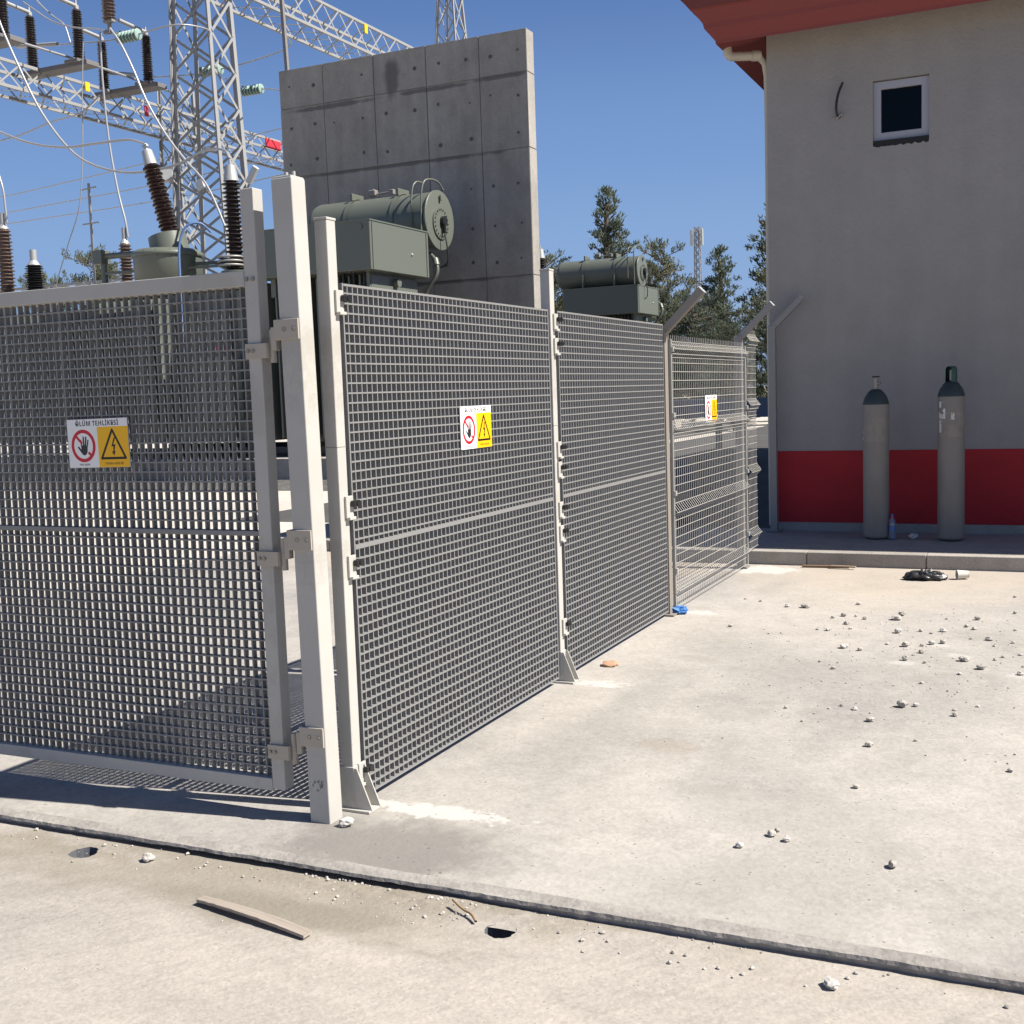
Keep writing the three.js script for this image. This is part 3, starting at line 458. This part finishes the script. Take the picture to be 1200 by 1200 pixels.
plate('bay_sign', 'red sign board on the beam against the firewall edge', 'sign', [.05, .34, .9], [-26.88, 11.2, -37.6], mat(.6, .03, .05, .5));
for (const [x, y, z, l] of [[-24.75, 8.6, -29.1, 'round grey floodlight on the left of the large tower'], [-23.6, 8.2, -29.2, 'square white floodlight in the middle of the large tower'], [-21.75, 8.3, -29.3, 'tilted white floodlight right of the large tower']]) {
  const f = thing('floodlight', l, 'floodlight', [x, y, z], 0, 'floodlights on the large tower');
  if (l[0] === 'r') part('housing', new THREE.CylinderGeometry(.24, .2, .22, 24).rotateX(1.2).rotateZ(-.4), mat(.5, .5, .48, .5), f); else if (l[0] === 's') part('housing', BX(.3, .3, .12, .03).rotateZ(.35), white, f); else part('housing', BX(.2, .55, .14, .03).rotateZ(-.6), white, f);
  part('bracket', merge([rodGeo([0, 0, 0], l[0] === 't' ? [-.35, -.4, -.15] : [.15, -.35, -.35], .035), BX(.12, .1, .12, .02).translate(...(l[0] === 't' ? [-.4, -.45, -.18] : [.17, -.4, -.4]))]), galv, f);
}

/* ------------------------------------------------------------------ switchgear on the long beam */
const postIns = bushingGeo(1.45, .12, .10, 22, .05);
for (const [k, z] of [-24.0, -26.7, -29.55].entries()) {
  const d = thing('disconnector', ['disconnector at the picture edge on dark insulators', 'disconnector above the yellow tag on two dark insulators', 'disconnector nearest the tower on two dark insulators'][k], 'switch', [-25.65, 11.42, z], 0, 'disconnectors on the long gantry beam');
  part('base_plate', merge([BX(2.5, .14, .5, .02).translate(-.75, -.02, 0), BX(.5, .1, .7, .02).translate(0, .05, 0)]), mat(.16, .15, .15, .6), d);
  for (const x of [0, -1.55]) {
    const zz = x ? .25 : 0, i = part('insulator', postIns, porcelainDark, d, [x, .08, zz]);
    part('contact_arm', merge([BX(.12, .12, .12, .02).translate(0, 1.52, 0), rodGeo([0, 1.56, 0], [0, 1.62, 1.15], .06, 10), rodGeo([0, 1.5, 0], [0, 1.72, 0], .03, 8)]), alloy, i);
  }
}
const cab = (pts, r, m, label, seg = 50) => tag(part('overhead_cable', tubeGeo(pts, r, seg, 6), m, scene), label, 'cable', 'overhead cables');
cab([[-24.31, 11.75, -22.5], [-24.13, 11.24, -22.5], [-23.65, 10.2, -22.5], [-22.92, 8.87, -22.5], [-21.9, 7.76, -22.5], [-20.85, 7.3, -22.5], [-19.93, 7.16, -22.5], [-18.76, 7.23, -22.5], [-17.8, 7.36, -22.2], [-16.9, 7.2, -21.8], [-16.56, 6.93, -21.52]], .03, conductor, 'thick cable sweeping from upper left edge down past the tilted bushing');
cab([[-23.54, 8.43, -21.5], [-23.32, 8.32, -21.5], [-22.37, 7.95, -21.5], [-21.31, 7.73, -21.5], [-20.25, 7.70, -21.5], [-19.3, 7.66, -21.5], [-18.9, 7.53, -21.52]], .03, conductor, 'sagging cable ending on top of the tilted bushing');
cab([[-21.98, 11.19, -24], [-21.68, 10.79, -24], [-21.32, 10.11, -24], [-20.92, 9.22, -24], [-20.36, 8.32, -24], [-19.79, 7.63, -24], [-19.25, 7.05, -24], [-18.2, 5.4, -23.6]], .03, conductor, 'cable dropping from the hanging insulator to the tower foot');
cab([[-22.3, 11.14, -24], [-22.33, 10.47, -24], [-22.32, 9.62, -24], [-22.24, 8.33, -24], [-22.06, 7.12, -24], [-21.87, 6.31, -24], [-21.83, 5.95, -24]], .028, conductor, 'nearly vertical cable down to the brown surge arrester');
cab([[-24.8, 11.76, -26], [-24.96, 10.39, -26], [-25.13, 8.54, -26], [-25.38, 7.26, -26], [-25.86, 6.34, -26], [-26.42, 5.25, -26], [-26.9, 4, -26]], .016, conductorDark, 'thin cable curving down left of the surge arrester');
cab([[-26.5, 9.2, -24], [-26.21, 8, -24], [-26.1, 7.6, -24], [-26.06, 7.07, -24], [-26.05, 6.7, -24]], .03, conductor, 'short cable feeding the arrester at the left edge');
for (const [a, b] of [[9.81, 10.44], [9.2, 9.56], [8.78, 8.95]]) cab([[-60, a + .6, -34], [-37.6, a, -34], [-34.5, mix(a, b, .25), -34], [-30, mix(a, b, .75), -34], [-27.5, b + .05, -34], [-16, b + 1, -34]], .02, conductorDark, 'one of three parallel thin lines crossing the sky behind the bushing');
cab([[-32, 9.3, -26], [-28.58, 9.46, -26], [-27.37, 9.56, -26], [-26.18, 9.77, -26], [-25.04, 9.89, -26], [-24.4, 10.3, -26.1]], .022, conductorDark, 'cable passing just under the long gantry beam');
cab([[-26.9, 13.9, -26], [-26.43, 13.17, -26], [-25.9, 12.67, -26], [-25.45, 12.32, -26], [-25.27, 11.83, -26]], .022, conductor, 'short looping jumper wire above the yellow tag');
cab([[-26, 11.62, -22], [-26, 11.68, -27.17], [-26, 11.62, -31]], .035, conductor, 'straight pipe conductor running along the long gantry beam');
cab([[-25.9, 12.75, -25], [-25.5, 12.47, -25], [-24.92, 12.09, -25], [-24.17, 11.81, -25], [-23.19, 11.59, -25], [-22.79, 11.42, -25], [-22.1, 11.25, -24.5]], .022, conductorDark, 'cable reaching sideways to the hanging insulator');
cab([[-28.33, 12.41, -27], [-26.74, 12.25, -27]], .06, alloy, 'upper pipe busbar beside the dark insulators', 4);
cab([[-27.52, 12.12, -29.5], [-26.12, 11.84, -29.5]], .06, alloy, 'lower pipe busbar beside the dark insulators', 4);
const strings = [[[-27.24, 12.42, -27.5], [-25.06, 12.24, -27.5], [-24.2, 12.25, -27.5], [-22.78, 12.33, -27.6], [-22.5, 12.4, -28.5], [-23.1, 12.5, -29.4]], [[-26.93, 12.18, -30.9], [-24.87, 12, -30.9], [-24.3, 12.02, -30.9], [-23.12, 12.05, -30.9], [-21.29, 12.33, -30.9], [-20.9, 12.42, -30.1]], [[-26.2, 12.75, -33.5], [-25.37, 12.38, -33.5], [-24.68, 12.03, -33.5], [-24.09, 12.0, -33.5], [-23.32, 11.84, -33.5], [-17, 11.9, -33.5]]];
for (const [k, s] of strings.entries()) {
  cab(s, .022, conductorDark, ['line carrying the glass string left of the tower', 'line carrying the glass string behind the tower', 'line carrying the glass string beside the firewall'][k]);
  const g = thing('insulator_string', ['pale green glass insulator string left of the large tower', 'pale green glass insulator string seen through the large tower', 'pale green glass insulator string beside the firewall edge'][k], 'insulator', [(k ? s[2][0] : -24.51), s[2][1], s[2][2]], 0, 'glass insulator strings');
  for (let i = 0; i < 7; i++) part('glass_disc', new THREE.LatheGeometry([[.03, -.04], [.15, -.03], [.17, 0], [.12, .035], [.03, .05]].map(p => new THREE.Vector2(...p)), 16).rotateZ(Math.PI / 2), glassString, g, [-.36 + i * .12, 0, 0]);
}
function column(name, label, cat, [x, yb, z], len, m, r, capm = alloy, group = 'insulator columns left of the transformer') {
  const t = thing(name, label, cat, [x, 0, z], 0, group);
  part('steel_support', merge([BX(.24, yb, .24, .02).translate(0, yb / 2, 0), BX(.4, .06, .4, .01).translate(0, yb - .02, 0)]), galv, t);
  const i = part('insulator', bushingGeo(len, r, r * .8, 18, r * .45), m, t, [0, yb, 0]); part('terminal', merge([new THREE.CylinderGeometry(r * .4, r * .9, .14, 12).translate(0, len + .06, 0), new THREE.CylinderGeometry(r * .45, r * .45, .3, 10).translate(0, len + .25, 0)]), capm, i); return t;
}
column('surge_arrester', 'brown ribbed surge arrester behind the green turret', 'arrester', [-21.95, 4.3, -24], 1.5, porcelainBrown, .14);
column('surge_arrester', 'brown ribbed arrester cut by the left picture edge', 'arrester', [-26.2, 4.8, -24], 1.75, porcelainBrown, .17);
column('voltage_transformer', 'stubby black instrument transformer above the gate rail', 'instrument transformer', [-25.17, 4.4, -24], 1.1, black, .2, alloy);
{ const h = thing('hanging_insulator', 'brown ribbed insulator hanging at the top edge', 'insulator', [-21.98, 11.2, -24]); part('insulator', bushingGeo(2.2, .12, .12, 26, .06).translate(0, .2, 0), porcelainBrown, h); part('fitting', merge([BX(.3, .08, .14, .02).translate(0, .15, 0), rodGeo([0, -.15, 0], [0, .2, 0], .05), BX(.2, .1, .1, .02).translate(-.08, -.1, 0)]), galvDull, h); }
{ const h = thing('hanger_bar', 'dark steel hanger bar in front of the high beam', 'bar', [-20.85, 11.2, -30]); bar('rod', [0.05, 0, 0], [-.05, 3.0, 0], .1, galvDull, h); bar('bracket', [-.4, 2.95, 0], [.3, 3.02, 0], .12, galvDull, h); }
{ const t = thing('support_mast', 'thin grey mast behind the surge arrester', 'mast', [-28.85, 0, -30]); bar('shaft', [0, 0, 0], [.05, 8.9, 0], .06, galv, t); bar('cross_arm', [-.3, 8.7, 0], [.35, 8.75, 0], .05, conductorDark, t); bar('cross_arm', [-.3, 7.6, 0], [.35, 7.62, 0], .05, conductorDark, t); }
{ const t = thing('busbar_frame', 'low lattice busbar frame far behind the gate rail', 'gantry beam', [-43, 6.5, -40]); for (const y of [0, .6]) bar('chord', [-6, y, 0], [9, y, 0], .1, lattice, t); for (let i = 0; i < 18; i++) bar('brace', [-6 + i * .83, i % 2 ? 0 : .6, .05], [-6 + (i + 1) * .83, i % 2 ? .6 : 0, .05], .07, lattice, t, .04); for (const x of [-5, 2, 8]) bar('leg', [x, -6.5, 0], [x, 0, 0], .25, lattice, t); }

/* ------------------------------------------------------------------ telecom mast, blue barrier, trees */
{ const t = latticeTower('telecom_mast', 'thin distant telecom mast with antennas above the trees', 'mast', [-31, -.3, -110], 16.9, .75, .75, .5, .5, 24, .09, .06);
  for (const [x, z] of [[-.5, .3], [.5, .3], [0, -.6]]) { part('antenna', BX(.24, 1.5, .16, .02), white, t, [x, 15.9, z]); } }
{ const b = thing('barrier', 'low blue sheet barrier far behind the wire mesh', 'barrier', [-6.8, 0, -25.5]); for (let i = 0; i < 4; i++) part('sheet', BX(1.24, .42, .05, .01).translate(-1.9 + i * 1.26, 1.12, (i % 2) * .01), mat(.13, .165, .23, .5), b); for (let i = 0; i < 5; i++) part('leg', BX(.08, .92, .3, .01).translate(-2.5 + i * 1.26, .46, 0), galvDull, b); }
const leafMats = [[.105, .125, .062], [.092, .115, .066], [.12, .13, .065], [.08, .1, .06]].map(c => new THREE.MeshPhysicalMaterial({ color: col(...c), roughness: .95, transmission: .35, thickness: 0, side: THREE.DoubleSide }));
const barkMat = mat(.12, .09, .065, .95);
function treeGeo(h, spread, shape, dens, blade) { // trunk with limbs, and a crown of needle tufts grown along the limbs
  const limbs = [tubeGeo([[0, 0, 0], [rr(-.1, .1), h * .35, rr(-.1, .1)], [rr(-.2, .2), h * .7, rr(-.2, .2)], [0, h * (shape === 'cone' ? .95 : .72), 0]], h * .011, 20, 7)], pos = [], idx = [];
  const tuft = (c, s, n, dir) => { for (let i = 0; i < n; i++) {
    const a = V(rr(-1, 1), rr(-.55, 1), rr(-1, 1)).normalize().multiplyScalar(.75).add(dir).normalize(), st = c.clone().add(V(rr(-1, 1), rr(-.7, .8), rr(-1, 1)).multiplyScalar(s)), l = blade * rr(.6, 1.3), w = blade * .13 * rr(.7, 1.3);
    const side = V(rr(-1, 1), rr(-1, 1), rr(-1, 1)).cross(a).normalize().multiplyScalar(w), e = st.clone().addScaledVector(a, l), k = pos.length / 3, mid = st.clone().addScaledVector(a, l * .5);
    pos.push(st.x, st.y, st.z, mid.x + side.x, mid.y + side.y, mid.z + side.z, e.x, e.y, e.z, mid.x - side.x, mid.y - side.y, mid.z - side.z); idx.push(k, k + 1, k + 2, k, k + 2, k + 3); } };
  const nB = Math.round(h * dens);
  for (let i = 0; i < nB; i++) {
    const f = .12 + .88 * (i + rnd()) / nB, y = h * f, prof = shape === 'cone' ? Math.pow(1 - f, .75) * 1.0 + .05 : Math.sqrt(Math.max(.02, 1 - Math.pow((f - .5) / .56, 2)));
    const L = spread * prof * rr(.55, 1.12), az = rnd() * 6.283, up = shape === 'cone' ? mix(-.05, .75, f) : rr(.1, .7), d = V(Math.cos(az), up, Math.sin(az)).normalize();
    const end = V(0, y, 0).addScaledVector(d, L); if (L > .5) limbs.push(rodGeo([0, y - .1, 0], end.toArray(), h * .0028, 4));
    const nc = Math.max(1, Math.round(L / .38)); for (let k = 1; k <= nc; k++) { const q = k / nc; if (q < .3 && rnd() < .35) continue; const c = V(0, y, 0).addScaledVector(d, L * q).add(V(rr(-.2, .2), rr(-.12, .16), rr(-.2, .2))); tuft(c, .15 + .1 * rnd(), 34, d.clone().multiplyScalar(.6).add(V(0, .45, 0))); }
  }
  tuft(V(0, h, 0), .2, 40, V(0, 1, 0));
  const g = new THREE.BufferGeometry(); g.setAttribute('position', new THREE.Float32BufferAttribute(pos, 3)); g.setIndex(idx); g.computeVertexNormals(); return [merge(limbs), g];
}
const kinds = [treeGeo(12.4, 3.1, 'cone', 10, .25), treeGeo(9, 2.5, 'round', 10, .22), treeGeo(9, 2.5, 'cone', 12, .22), treeGeo(8, 2.9, 'round', 11, .22)];
function tree(k, x, z, s, turn, m, label, sx = 1) {
  const t = thing('pine_tree', label, 'tree', [x, -.4, z], turn, 'pine trees beyond the yard'); t.scale.set(s * sx, s, s * sx);
  part('trunk', kinds[k][0], barkMat, t); part('crown', kinds[k][1], leafMats[m], t);
}
tree(0, -21.8, -60, 1.0, .4, 1, 'tall pointed pine rising behind the distant transformer');
tree(1, -24.6, -58, .98, 1, 2, 'bushy pine between firewall edge and tall pointed pine');
tree(2, -19.2, -59, .92, 2, 0, 'short pine just right of the tall pointed pine');
tree(1, -17.2, -55, .96, 2.4, 2, 'rounded pine left of the telecom mast', .75);
tree(3, -18.6, -53, .75, .7, 0, 'low spreading pine behind the distant transformer cabinet');
tree(2, -14.2, -54, .9, 4.1, 1, 'pointed pine right of the telecom mast');
tree(3, -15.0, -52, .70, 5.1, 0, 'spreading pine below the telecom mast');
tree(1, -12.7, -50, .58, 3.3, 1, 'dense pine between mast and building corner');
tree(2, -11.3, -52, 1.04, .2, 2, 'tall pine partly hidden by the building corner', 1.1);
tree(3, -10.2, -48, .66, 1.9, 3, 'low pine beside the building corner');
tree(1, -13.2, -46, .6, 2.2, 3, 'small dark pine behind the wire mesh panel');
tree(3, -10.6, -42, .5, 4.2, 3, 'small shrubby pine behind the slanting arm posts');
tree(1, -58.0, -60, 1.32, 1.2, 2, 'olive green pine behind the yellow green pipe at left', .8);
tree(3, -62.0, -60, 1.33, 3.2, 0, 'pine behind the stubby black instrument transformer', .55);
tree(3, -47.0, -62, 1.15, 2.2, 1, 'dark pine behind the foot of the large tower', .7);

/* ------------------------------------------------------------------ gas cylinders and litter on the pavement */
function labelTex(seedShift, patches) {
  return texture(256, 512, 1, 1, (u, v) => { const m = .85 + .25 * fbm(u, v, 6, 4, 311 + seedShift), w = fbm(u, v, 28, 3, 321 + seedShift); let c = [.225 * m, .205 * m, .18 * m];
    for (const [a, b, w2, h] of patches) if (Math.abs(u - a) < w2 && Math.abs(v - b) < h && w > .46) c = [.62, .62, .62]; if (v > .6 && v < .74) c = mix3(c, [.33, .28, .22], .35 * sst(.4, .6, w)); return c; });
}
function cylinder(p, h, label, tex, guard) {
  const t = thing('gas_cylinder', label, 'gas cylinder', p, 0, 'gas cylinders by the wall'), r = .118;
  const bg = new THREE.LatheGeometry([[.001, .004], [r - .02, 0], [r, .03], [r, h - .28], [r, h - .27]].map(q => new THREE.Vector2(...q)), 36); for (let i = 0; i < bg.attributes.uv.count; i++) bg.attributes.uv.setY(i, bg.attributes.position.getY(i) / h);
  part('body', bg, new THREE.MeshStandardMaterial({ map: tex, roughness: .6 }), t);
  part('shoulder', new THREE.LatheGeometry([[r, h - .27], [r, h - .255], [.1, h - .2], [.07, h - .155], [.045, h - .13], [.001, h - .125]].map(q => new THREE.Vector2(...q)), 36), mat(.03, .043, .04, .5), t);
  if (guard) { const gd = part('valve_guard', new THREE.LatheGeometry([[.052, h - .14], [.05, h - .02], [.04, h], [.028, h + .005], [.026, h - .01], [.038, h - .02], [.04, h - .14]].map(q => new THREE.Vector2(...q)), 24, .5, 4.9), mat(.022, .07, .06, .5), t); gd.rotation.y = -.4; part('valve', rodGeo([0, h - .14, 0], [0, h - .03, 0], .018), boltMat, t); }
  else { const v = part('valve', merge([rodGeo([0, h - .14, 0], [0, h - .03, 0], .018), rodGeo([0, h - .07, 0], [.045, h - .07, .02], .013)]), boltMat, t); part('hand_wheel', merge([new THREE.CylinderGeometry(.034, .034, .014, 16).translate(0, h - .012, 0)]), black, v); }
}
cylinder([-1.55, .122, -11.48], 1.53, 'dull grey gas cylinder with bare valve beside water bottle', labelTex(0, [[.79, .64, .03, .03]]), false);
cylinder([-.885, .122, -11.46], 1.585, 'grey gas cylinder with green valve guard and torn white stickers', labelTex(40, [[.885, .785, .04, .018], [.89, .735, .05, .03], [.865, .66, .02, .035], [.03, .72, .02, .02]]), true);
{ const b = thing('water_bottle', 'small clear water bottle at foot of the bare valve cylinder', 'bottle', [-1.40, .122, -11.44]);
  part('bottle_body', new THREE.LatheGeometry([[.001, .002], [.03, 0], [.033, .01], [.031, .07], [.033, .14], [.028, .17], [.013, .2], [.012, .215]].map(q => new THREE.Vector2(...q)), 20), new THREE.MeshPhysicalMaterial({ color: col(.7, .8, .92), transmission: .85, roughness: .12, thickness: 0 }), b); part('bottle_cap', new THREE.CylinderGeometry(.015, .015, .02, 12).translate(0, .224, 0), blueMat, b); part('bottle_label', new THREE.CylinderGeometry(.0338, .0338, .05, 20, 1, true).translate(0, .1, 0), mat(.12, .2, .4, .5), b); }
function crumple(geo, amp, f, s, flat = 1) { const n = new ImprovedNoise(), p = geo.attributes.position, v = V(0, 0, 0); for (let i = 0; i < p.count; i++) { v.fromBufferAttribute(p, i); const l = v.length() || 1, k = 1 + amp * n.noise(v.x / l * f + s, v.y / l * f, v.z / l * f - s) + amp * .5 * n.noise(v.x / l * f * 2.6, v.y / l * f * 2.6 + s, v.z / l * f * 2.6); p.setXYZ(i, v.x * k, v.y * k * flat, v.z * k); } geo.computeVertexNormals(); return geo; }
const rockG = Array.from({ length: 7 }, (_, i) => { let g = crumple(new THREE.IcosahedronGeometry(.5, i === 1 ? 1 : 2), .42, 1.3, i * 7.3 + 1, .75); g.computeVertexNormals(); g.computeBoundingBox(); g.translate(0, -g.boundingBox.min.y - .06, 0); return g; });
const rockM = [mat(.42, .39, .35, .95), mat(.35, .325, .29, .95), mat(.48, .455, .42, .95)];
function stone(x, y, z, s, k, label, group = 'stones scattered over the slab') { const m = part('stone', rockG[k % 7], rockM[k % 3], scene, [x, y, z]); m.scale.set(s * rr(.85, 1.25), s * rr(.75, 1.05), s * rr(.85, 1.2)); m.rotation.y = rnd() * 6.28; return tag(m, label, 'stone', group); }
tag(part('paper_scrap', crumple(new THREE.IcosahedronGeometry(.04, 2), .5, 2, 3, .6), white, scene, [-1.22, .142, -11.52]), 'white crumpled scrap between the two gas cylinders', 'litter');
{ const g = new THREE.SphereGeometry(.115, 40, 20); g.scale(1.25, .42, .6); crumple(g, .55, 2.6, 12); tag(part('plastic_bag', g, new THREE.MeshStandardMaterial({ color: col(.028, .028, .03), roughness: .33 }), scene, [-.95, .03, -9.86]), 'crumpled black plastic bag lying before the kerb', 'bag').rotation.y = .2; }
{ const c = thing('paper_cup', 'white paper cup lying beside the black bag', 'cup', [-.68, .038, -9.95], .35); part('cup_wall', new THREE.CylinderGeometry(.038, .03, .09, 20, 1, true).rotateZ(Math.PI / 2), new THREE.MeshStandardMaterial({ color: col(.62, .58, .5), roughness: .7, side: THREE.DoubleSide }), c); part('cup_bottom', new THREE.CylinderGeometry(.031, .031, .004, 20).rotateZ(Math.PI / 2).translate(.042, 0, 0), mat(.55, .5, .42, .7), c); }
{ const w = thing('wood_strip', 'broken brown wood strip lying along the kerb', 'wood', [-1.82, .012, -10.33]); part('strip', BX(.4, .018, .035, .004).rotateY(.06), mat(.2, .13, .08, .9), w); part('strip', BX(.22, .014, .03, .004).translate(.16, .012, .03).rotateY(-.12), mat(.3, .22, .15, .9), w); }
tag(part('blue_rag', crumple(new THREE.IcosahedronGeometry(.06, 3), .6, 2.4, 5, .55), mat(.06, .19, .48, .7), scene, [-2.435, .022, -8.0]), 'bright blue rag at the foot of the brown post', 'rag');
tag(part('brick_chip', crumple(new THREE.IcosahedronGeometry(.045, 1), .5, 2, 15, .4), mat(.42, .25, .16, .95), scene, [-2.36, .012, -6.35]), 'orange brick chip beside the second grating panel', 'chip');
{ const p = new THREE.BoxGeometry(.49, .010, .038, 24, 1, 2), a = p.attributes.position, n = new ImprovedNoise(); for (let i = 0; i < a.count; i++) { const x = a.getX(i); a.setY(i, a.getY(i) + .012 * Math.cos(x * 5) - .004); a.setZ(i, a.getZ(i) * (1 - .25 * Math.max(0, -x * 3)) + .003 * n.noise(x * 40, a.getZ(i) * 60, 1)); } p.computeVertexNormals();
  const m = tag(part('wood_plank', metreUV(p), new THREE.MeshStandardMaterial({ map: texture(256, 64, .5, .05, (u, v) => { const g = fbm(u, v, 4, 4, 331, 24); const k = .6 + .7 * g; return [.34 * k, .29 * k, .24 * k]; }), roughness: .9 }), scene, [-2.315, -.028, -2.905]), 'weathered thin wood slat lying on the lower concrete', 'plank'); m.rotation.y = -.17; m.rotation.x = .06; }
{ const t = thing('dry_twig', 'dry brown twig poking out below the slab edge', 'twig', [-1.66, -.041, -3.16]); part('stem', tubeGeo([[-.09, .03, -.045], [-.04, .016, -.02], [0, .014, 0], [.03, .008, .03]], .0045, 16, 6), mat(.3, .2, .12, .9), t); }
// loose stones
const ST = [[-1.97,-7.63,0.024],[-2.12,-8.66,0.015],[-1.99,-8.60,0.019],[-1.76,-8.43,0.022],[-1.63,-8.43,0.037],[-1.29,-8.64,0.023],[-1.38,-8.10,0.021],[-1.32,-8.18,0.029],[-1.24,-8.18,0.014],[-1.17,-8.11,0.025],[-1.26,-7.91,0.024],[-1.21,-7.76,0.017],[-0.97,-8.14,0.039],[-0.95,-8.30,0.032],[-0.91,-7.71,0.030],[-0.78,-7.79,0.017],[-0.71,-7.74,0.013],[-0.65,-7.82,0.024],[-0.66,-8.24,0.014],[-0.47,-8.27,0.025],[-0.52,-8.01,0.021],[-0.47,-7.94,0.021],[-0.25,-8.55,0.018],[-0.23,-7.97,0.017],[-0.27,-9.19,0.016],[-1.41,-7.68,0.013],[-1.34,-7.67,0.020],[-1.68,-7.47,0.010],[-1.61,-7.51,0.010],[-0.93,-7.35,0.016],[-0.82,-7.32,0.032],[-0.73,-7.36,0.016],[-0.68,-7.42,0.026],[-0.62,-7.47,0.026],[-0.71,-7.17,0.028],[-0.75,-7.09,0.012],[-0.78,-6.95,0.027],[-0.67,-6.91,0.015],[-0.53,-7.07,0.009],[-0.47,-7.02,0.034],[-0.37,-6.85,0.033],[-0.47,-6.69,0.017],[-0.31,-7.09,0.015],[-0.27,-7.17,0.016],[-0.18,-7.26,0.016],[-0.17,-6.77,0.021],[-0.16,-6.96,0.012],[-1.16,-7.18,0.031],[-1.06,-7.14,0.022],[-1.23,-6.78,0.012],[-1.13,-6.78,0.009],[-1.13,-6.63,0.020],[-1.14,-6.33,0.008],[-0.64,-6.43,0.014],[-0.77,-6.34,0.008],[-0.50,-6.30,0.008],[-0.45,-6.30,0.008],[-1.21,-5.74,0.013],[-0.96,-5.86,0.013],[-0.89,-5.81,0.021],[-1.01,-5.79,0.010],[-1.06,-5.68,0.008],[-0.81,-5.77,0.008],[-0.79,-5.63,0.025],[-0.68,-5.93,0.034],[-0.62,-5.96,0.018],[-0.44,-5.94,0.013],[-0.43,-5.84,0.021],[-0.34,-6.04,0.013],[-1.09,-5.53,0.009],[-0.56,-5.37,0.010],[-0.15,-5.30,0.009],[-0.47,-7.64,0.017],[-0.37,-7.63,0.026],[-0.23,-7.58,0.016],[-0.33,-7.46,0.013]];
ST.forEach(([x, z, s], i) => stone(x, 0, z, s * 1.4, i, 'one of the many small stones scattered over the middle of the slab'));
for (const [x, z, s, l] of [[-.99, -3.91, .028, 'leftmost stone of the little group near the slab edge'], [-.91, -4.05, .03, 'front stone of the touching pair near the slab edge'], [-.90, -4.10, .024, 'back stone of the touching pair near the slab edge'], [-.85, -4.02, .03, 'stone just right of the touching pair near slab edge'], [-.48, -3.91, .034, 'lone dark stone nearest to the slab edge at right'], [-.71, -4.66, .022, 'small lone stone between pale block and slab edge group'], [-.74, -5.23, .035, 'largest pale stone standing alone on the open slab'], [-.16, -5.06, .024, 'lone stone near the right picture edge']]) stone(x, 0, z, s, Math.floor(rnd() * 7), l);
stone(-.545, -.043, -3.13, .042, 2, 'pale stone lying on lower concrete below slab edge', 'stones below the slab edge');
stone(-2.98, -.043, -3.17, .045, 3, 'pale chip beside the left drilled hole', 'stones below the slab edge');
stone(-2.42, .0, -3.62, .045, 5, 'crumb of mortar between the gate post and slim post', 'stones below the slab edge');
{ // a low ridge of spilt mortar below the slab edge
  const nx = 150, nzz = 16, P = [], I = [], U = [], n = new ImprovedNoise();
  for (let i = 0; i <= nx; i++) for (let j = 0; j <= nzz; j++) { const u = i / nx, v = j / nzz, x = -2.75 + 1.75 * u, z = -3.285 + .15 * v + .01 * n.noise(x * 6, 1, 1), env = Math.sin(Math.PI * Math.min(1, u * 1.02)) * Math.pow(Math.sin(Math.PI * (.12 + .88 * v)), 1.2);
    const h = env * (.003 + .016 * Math.max(0, n.noise(x * 5, z * 16, 2) + .25) + .010 * Math.max(0, n.noise(x * 22, z * 40, 5)) + .006 * n.noise(x * 70, z * 90, 8)) - .003; P.push(x, h - .043, z); U.push(x + 4.6, -z - 1.2); }
  for (let i = 0; i < nx; i++) for (let j = 0; j < nzz; j++) { const a = i * (nzz + 1) + j, b = a + nzz + 1; I.push(a, a + 1, b, b, a + 1, b + 1); }
  const g = new THREE.BufferGeometry(); g.setAttribute('position', new THREE.Float32BufferAttribute(P, 3)); g.setAttribute('uv', new THREE.Float32BufferAttribute(U, 2)); g.setIndex(I); g.computeVertexNormals();
  tag(part('mortar_spill', g, apronMat, scene), 'low ridge of spilt mortar crumbs below the slab edge', 'mortar', null, 'stuff');
}
{ // crumbs nobody could count, along the slab edge and over the slab
  const N = 2200, im = new THREE.InstancedMesh(rockG[1], rockM[0], N); im.name = 'gravel_crumbs'; const M = new THREE.Matrix4(), q = new THREE.Quaternion(), e = new THREE.Euler();
  for (let i = 0; i < N; i++) { let x, y, z, s; const t = rnd();
    if (t < .5) { const c = rnd() < .55 ? -1.9 + (rnd() + rnd() + rnd() - 1.5) * 1.1 : rr(-4, .4); x = c; const cl = Math.sin(x * 5.3) + Math.sin(x * 13.7 + 1) + .6 * Math.sin(x * 29); if (cl < .2 && rnd() < .8) { i--; continue; } z = -3.262 + Math.pow(rnd(), 2.6) * .19 + .012 * Math.sin(x * 9); y = -.044; s = .002 + .012 * Math.pow(rnd(), 5); }
    else if (t < .82) { x = -.75 + (rnd() + rnd() - 1) * 1.2; z = -7 + (rnd() + rnd() - 1) * 2.2; y = -.001; s = .003 + .007 * Math.pow(rnd(), 3); }
    else if (t < .94) { x = rr(-2.4, 2); z = rr(-10.3, -3.5); y = -.001; s = .002 + .005 * Math.pow(rnd(), 3); }
    else { x = rr(-3.8, .5); z = rr(-3.1, -2.3); y = -.044; s = .002 + .004 * Math.pow(rnd(), 3); }
    e.set(0, rnd() * 6.3, 0); M.compose(V(x, y, z), q.setFromEuler(e), V(s * rr(.8, 1.4), s, s)); im.setMatrixAt(i, M); const k = rr(.7, 1.25); im.setColorAt(i, col(k, k, k)); }
  scene.add(tag(im, 'fine concrete crumbs and grit lying along the slab edge', 'grit', null, 'stuff'));
}

scene.traverse(o => { if (o.isMesh) { o.castShadow = true; o.receiveShadow = true; } });
renderer.render(scene, camera);
